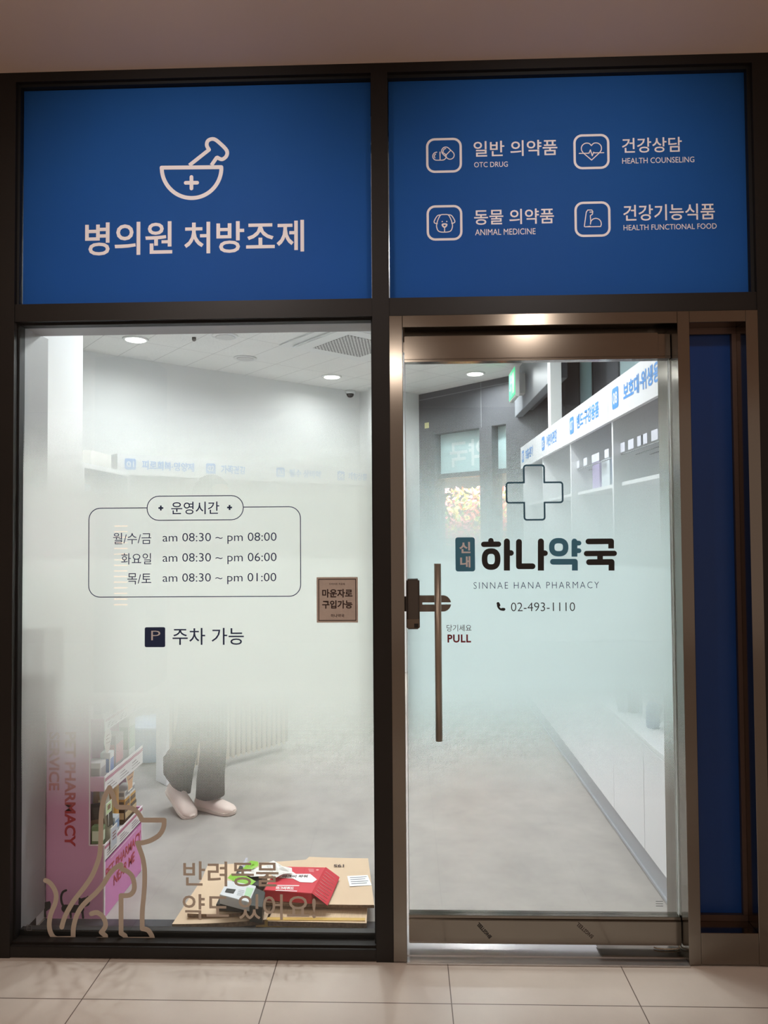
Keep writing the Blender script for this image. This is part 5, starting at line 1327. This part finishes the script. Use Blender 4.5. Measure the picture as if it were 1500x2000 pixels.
# wide trousers: loose tubes that end in open hems
def tube_sections(mb, secs, n=28):
    rings = []
    for c, rx, ry, fold in secs:
        c = Vector(c); rings.append([mb.bm.verts.new(c + Vector(((rx + fold * math.cos(5 * 2 * PI * k / n)) * math.cos(2 * PI * k / n), (ry + fold * math.cos(5 * 2 * PI * k / n + 1)) * math.sin(2 * PI * k / n), 0))) for k in range(n)])
    for A, B in zip(rings, rings[1:]):
        for k in range(n):
            f = mb.bm.faces.new([A[k], A[(k + 1) % n], B[(k + 1) % n], B[k]]); f.smooth = True
    return rings
mb = MB()
tube_sections(mb, [(hip + Vector((0, 0, 0.10)), 0.125, 0.17, 0), (hip + Vector((0, 0, -0.02)), 0.14, 0.19, 0.002), (hip + Vector((0, 0, -0.10)), 0.13, 0.18, 0.003)])
tube_sections(mb, [(hr + Vector((0, 0, 0.0)), 0.115, 0.105, 0), (hr.lerp(kr, 0.4), 0.092, 0.10, 0.003), (kr, 0.072, 0.09, 0.004), (kr.lerp(ar, 0.4) + Vector((0.005, 0, 0)), 0.068, 0.085, 0.004), (ar + Vector((-0.002, 0, 0.10)), 0.072, 0.085, 0.003), (ar + Vector((-0.004, 0, 0.002)), 0.075, 0.086, 0.003)])
R_ = tube_sections(mb, [(hl, 0.115, 0.105, 0), (hl.lerp(kl, 0.45), 0.09, 0.10, 0.004), (kl + Vector((0.0, 0, -0.03)), 0.074, 0.088, 0.005), (Vector((-1.215, 1.37, 0.34)), 0.070, 0.085, 0.005), (Vector((-1.245, 1.355, 0.25)), 0.078, 0.085, 0.005), (Vector((-1.252, 1.35, 0.17)), 0.068, 0.08, 0.005)])
for v in R_[-1]:
    v.co.z += (-(v.co.x + 1.252)) * 0.9 - 0.02
for v in R_[-2]:
    v.co.z += (-(v.co.x + 1.245)) * 0.5
build('trousers', mb, mat('dark_grey_trousers', (72, 66, 62), 0.85, 0, 0.08, 30), person)
mb = MB()
tube_sections(mb, [(hip + Vector((0, 0, -0.06)), 0.15, 0.20, 0.004), (hip + Vector((0, 0, 0.12)), 0.135, 0.18, 0.003), (sp1 + Vector((0, 0, 0.05)), 0.13, 0.175, 0.002), (ch, 0.135, 0.19, 0.0), (ch + Vector((0.005, 0, 0.08)), 0.11, 0.17, 0), (ch + Vector((0.012, 0, 0.125)), 0.065, 0.08, 0)])
for s0, s1, s2 in ((shl, ell, wrl), (shr, elr, wrr)):
    for a, b, ra, rb_ in ((s0, s1, 0.07, 0.058), (s1, s1.lerp(s2, 0.85), 0.058, 0.045)): mb.cyl(a, b, ra, rb_, 18, cap=True)
build('top', mb, mat('pale_blue_top', (206, 214, 224), 0.8), person)
def shoe(base, ang, pitch, name):
    L_, Wd = 0.25, 0.088; n = 24; mb = MB(); Mx = Matrix.Translation(base) @ Matrix.Rotation(ang, 4, 'Z') @ Matrix.Rotation(pitch, 4, 'Y')
    # profile along the foot: x, half-width, top height
    prof = [(-0.062, 0.015, 0.045), (-0.055, 0.030, 0.070), (-0.03, 0.036, 0.085), (0.02, 0.037, 0.088), (0.07, 0.042, 0.070), (0.12, 0.046, 0.056), (0.16, 0.043, 0.046), (0.182, 0.030, 0.036), (0.190, 0.012, 0.026)]
    def ringset(z0f, z1f, grow):
        rings = []
        for x, hw, h in prof:
            r_ = []
            for k in range(13):
                a = PI * k / 12; r_.append(mb.bm.verts.new(Mx @ Vector((x, math.cos(a) * (hw + grow), 0.018 + (h - 0.018) * math.sin(a) ** 0.7))))
            rings.append(r_)
        for A, B in zip(rings, rings[1:]):
            for k in range(12): mb.bm.faces.new([A[k], A[k + 1], B[k + 1], B[k]]).smooth = True
        mb.bm.faces.new(rings[0]); mb.bm.faces.new(rings[-1][::-1])
    ringset(0, 0, 0); s = build(name, mb, mat('pale_shoe', (236, 216, 206), 0.55), person)
    mb = MB(); out = [(x, hw + 0.004) for x, hw, h in prof]; o2 = [(-0.066, 0.0)] + out + [(0.196, 0)] + [(x, -y) for x, y in reversed(out)]
    mb.prism(o2, 0.02, lambda x, y, d: Mx @ Vector((x, y, d)), bev=0.003); build('sole', mb, mat('shoe_sole', (226, 210, 200), 0.6), s)
    return s
q = PZ(384, 1565, 0.02)
shoe(Vector((-1.095, 1.350, 0.001)), -0.42, 0.0, 'shoe')
shoe(Vector((-1.262, 1.345, 0.062)), -0.75, 0.38, 'shoe')
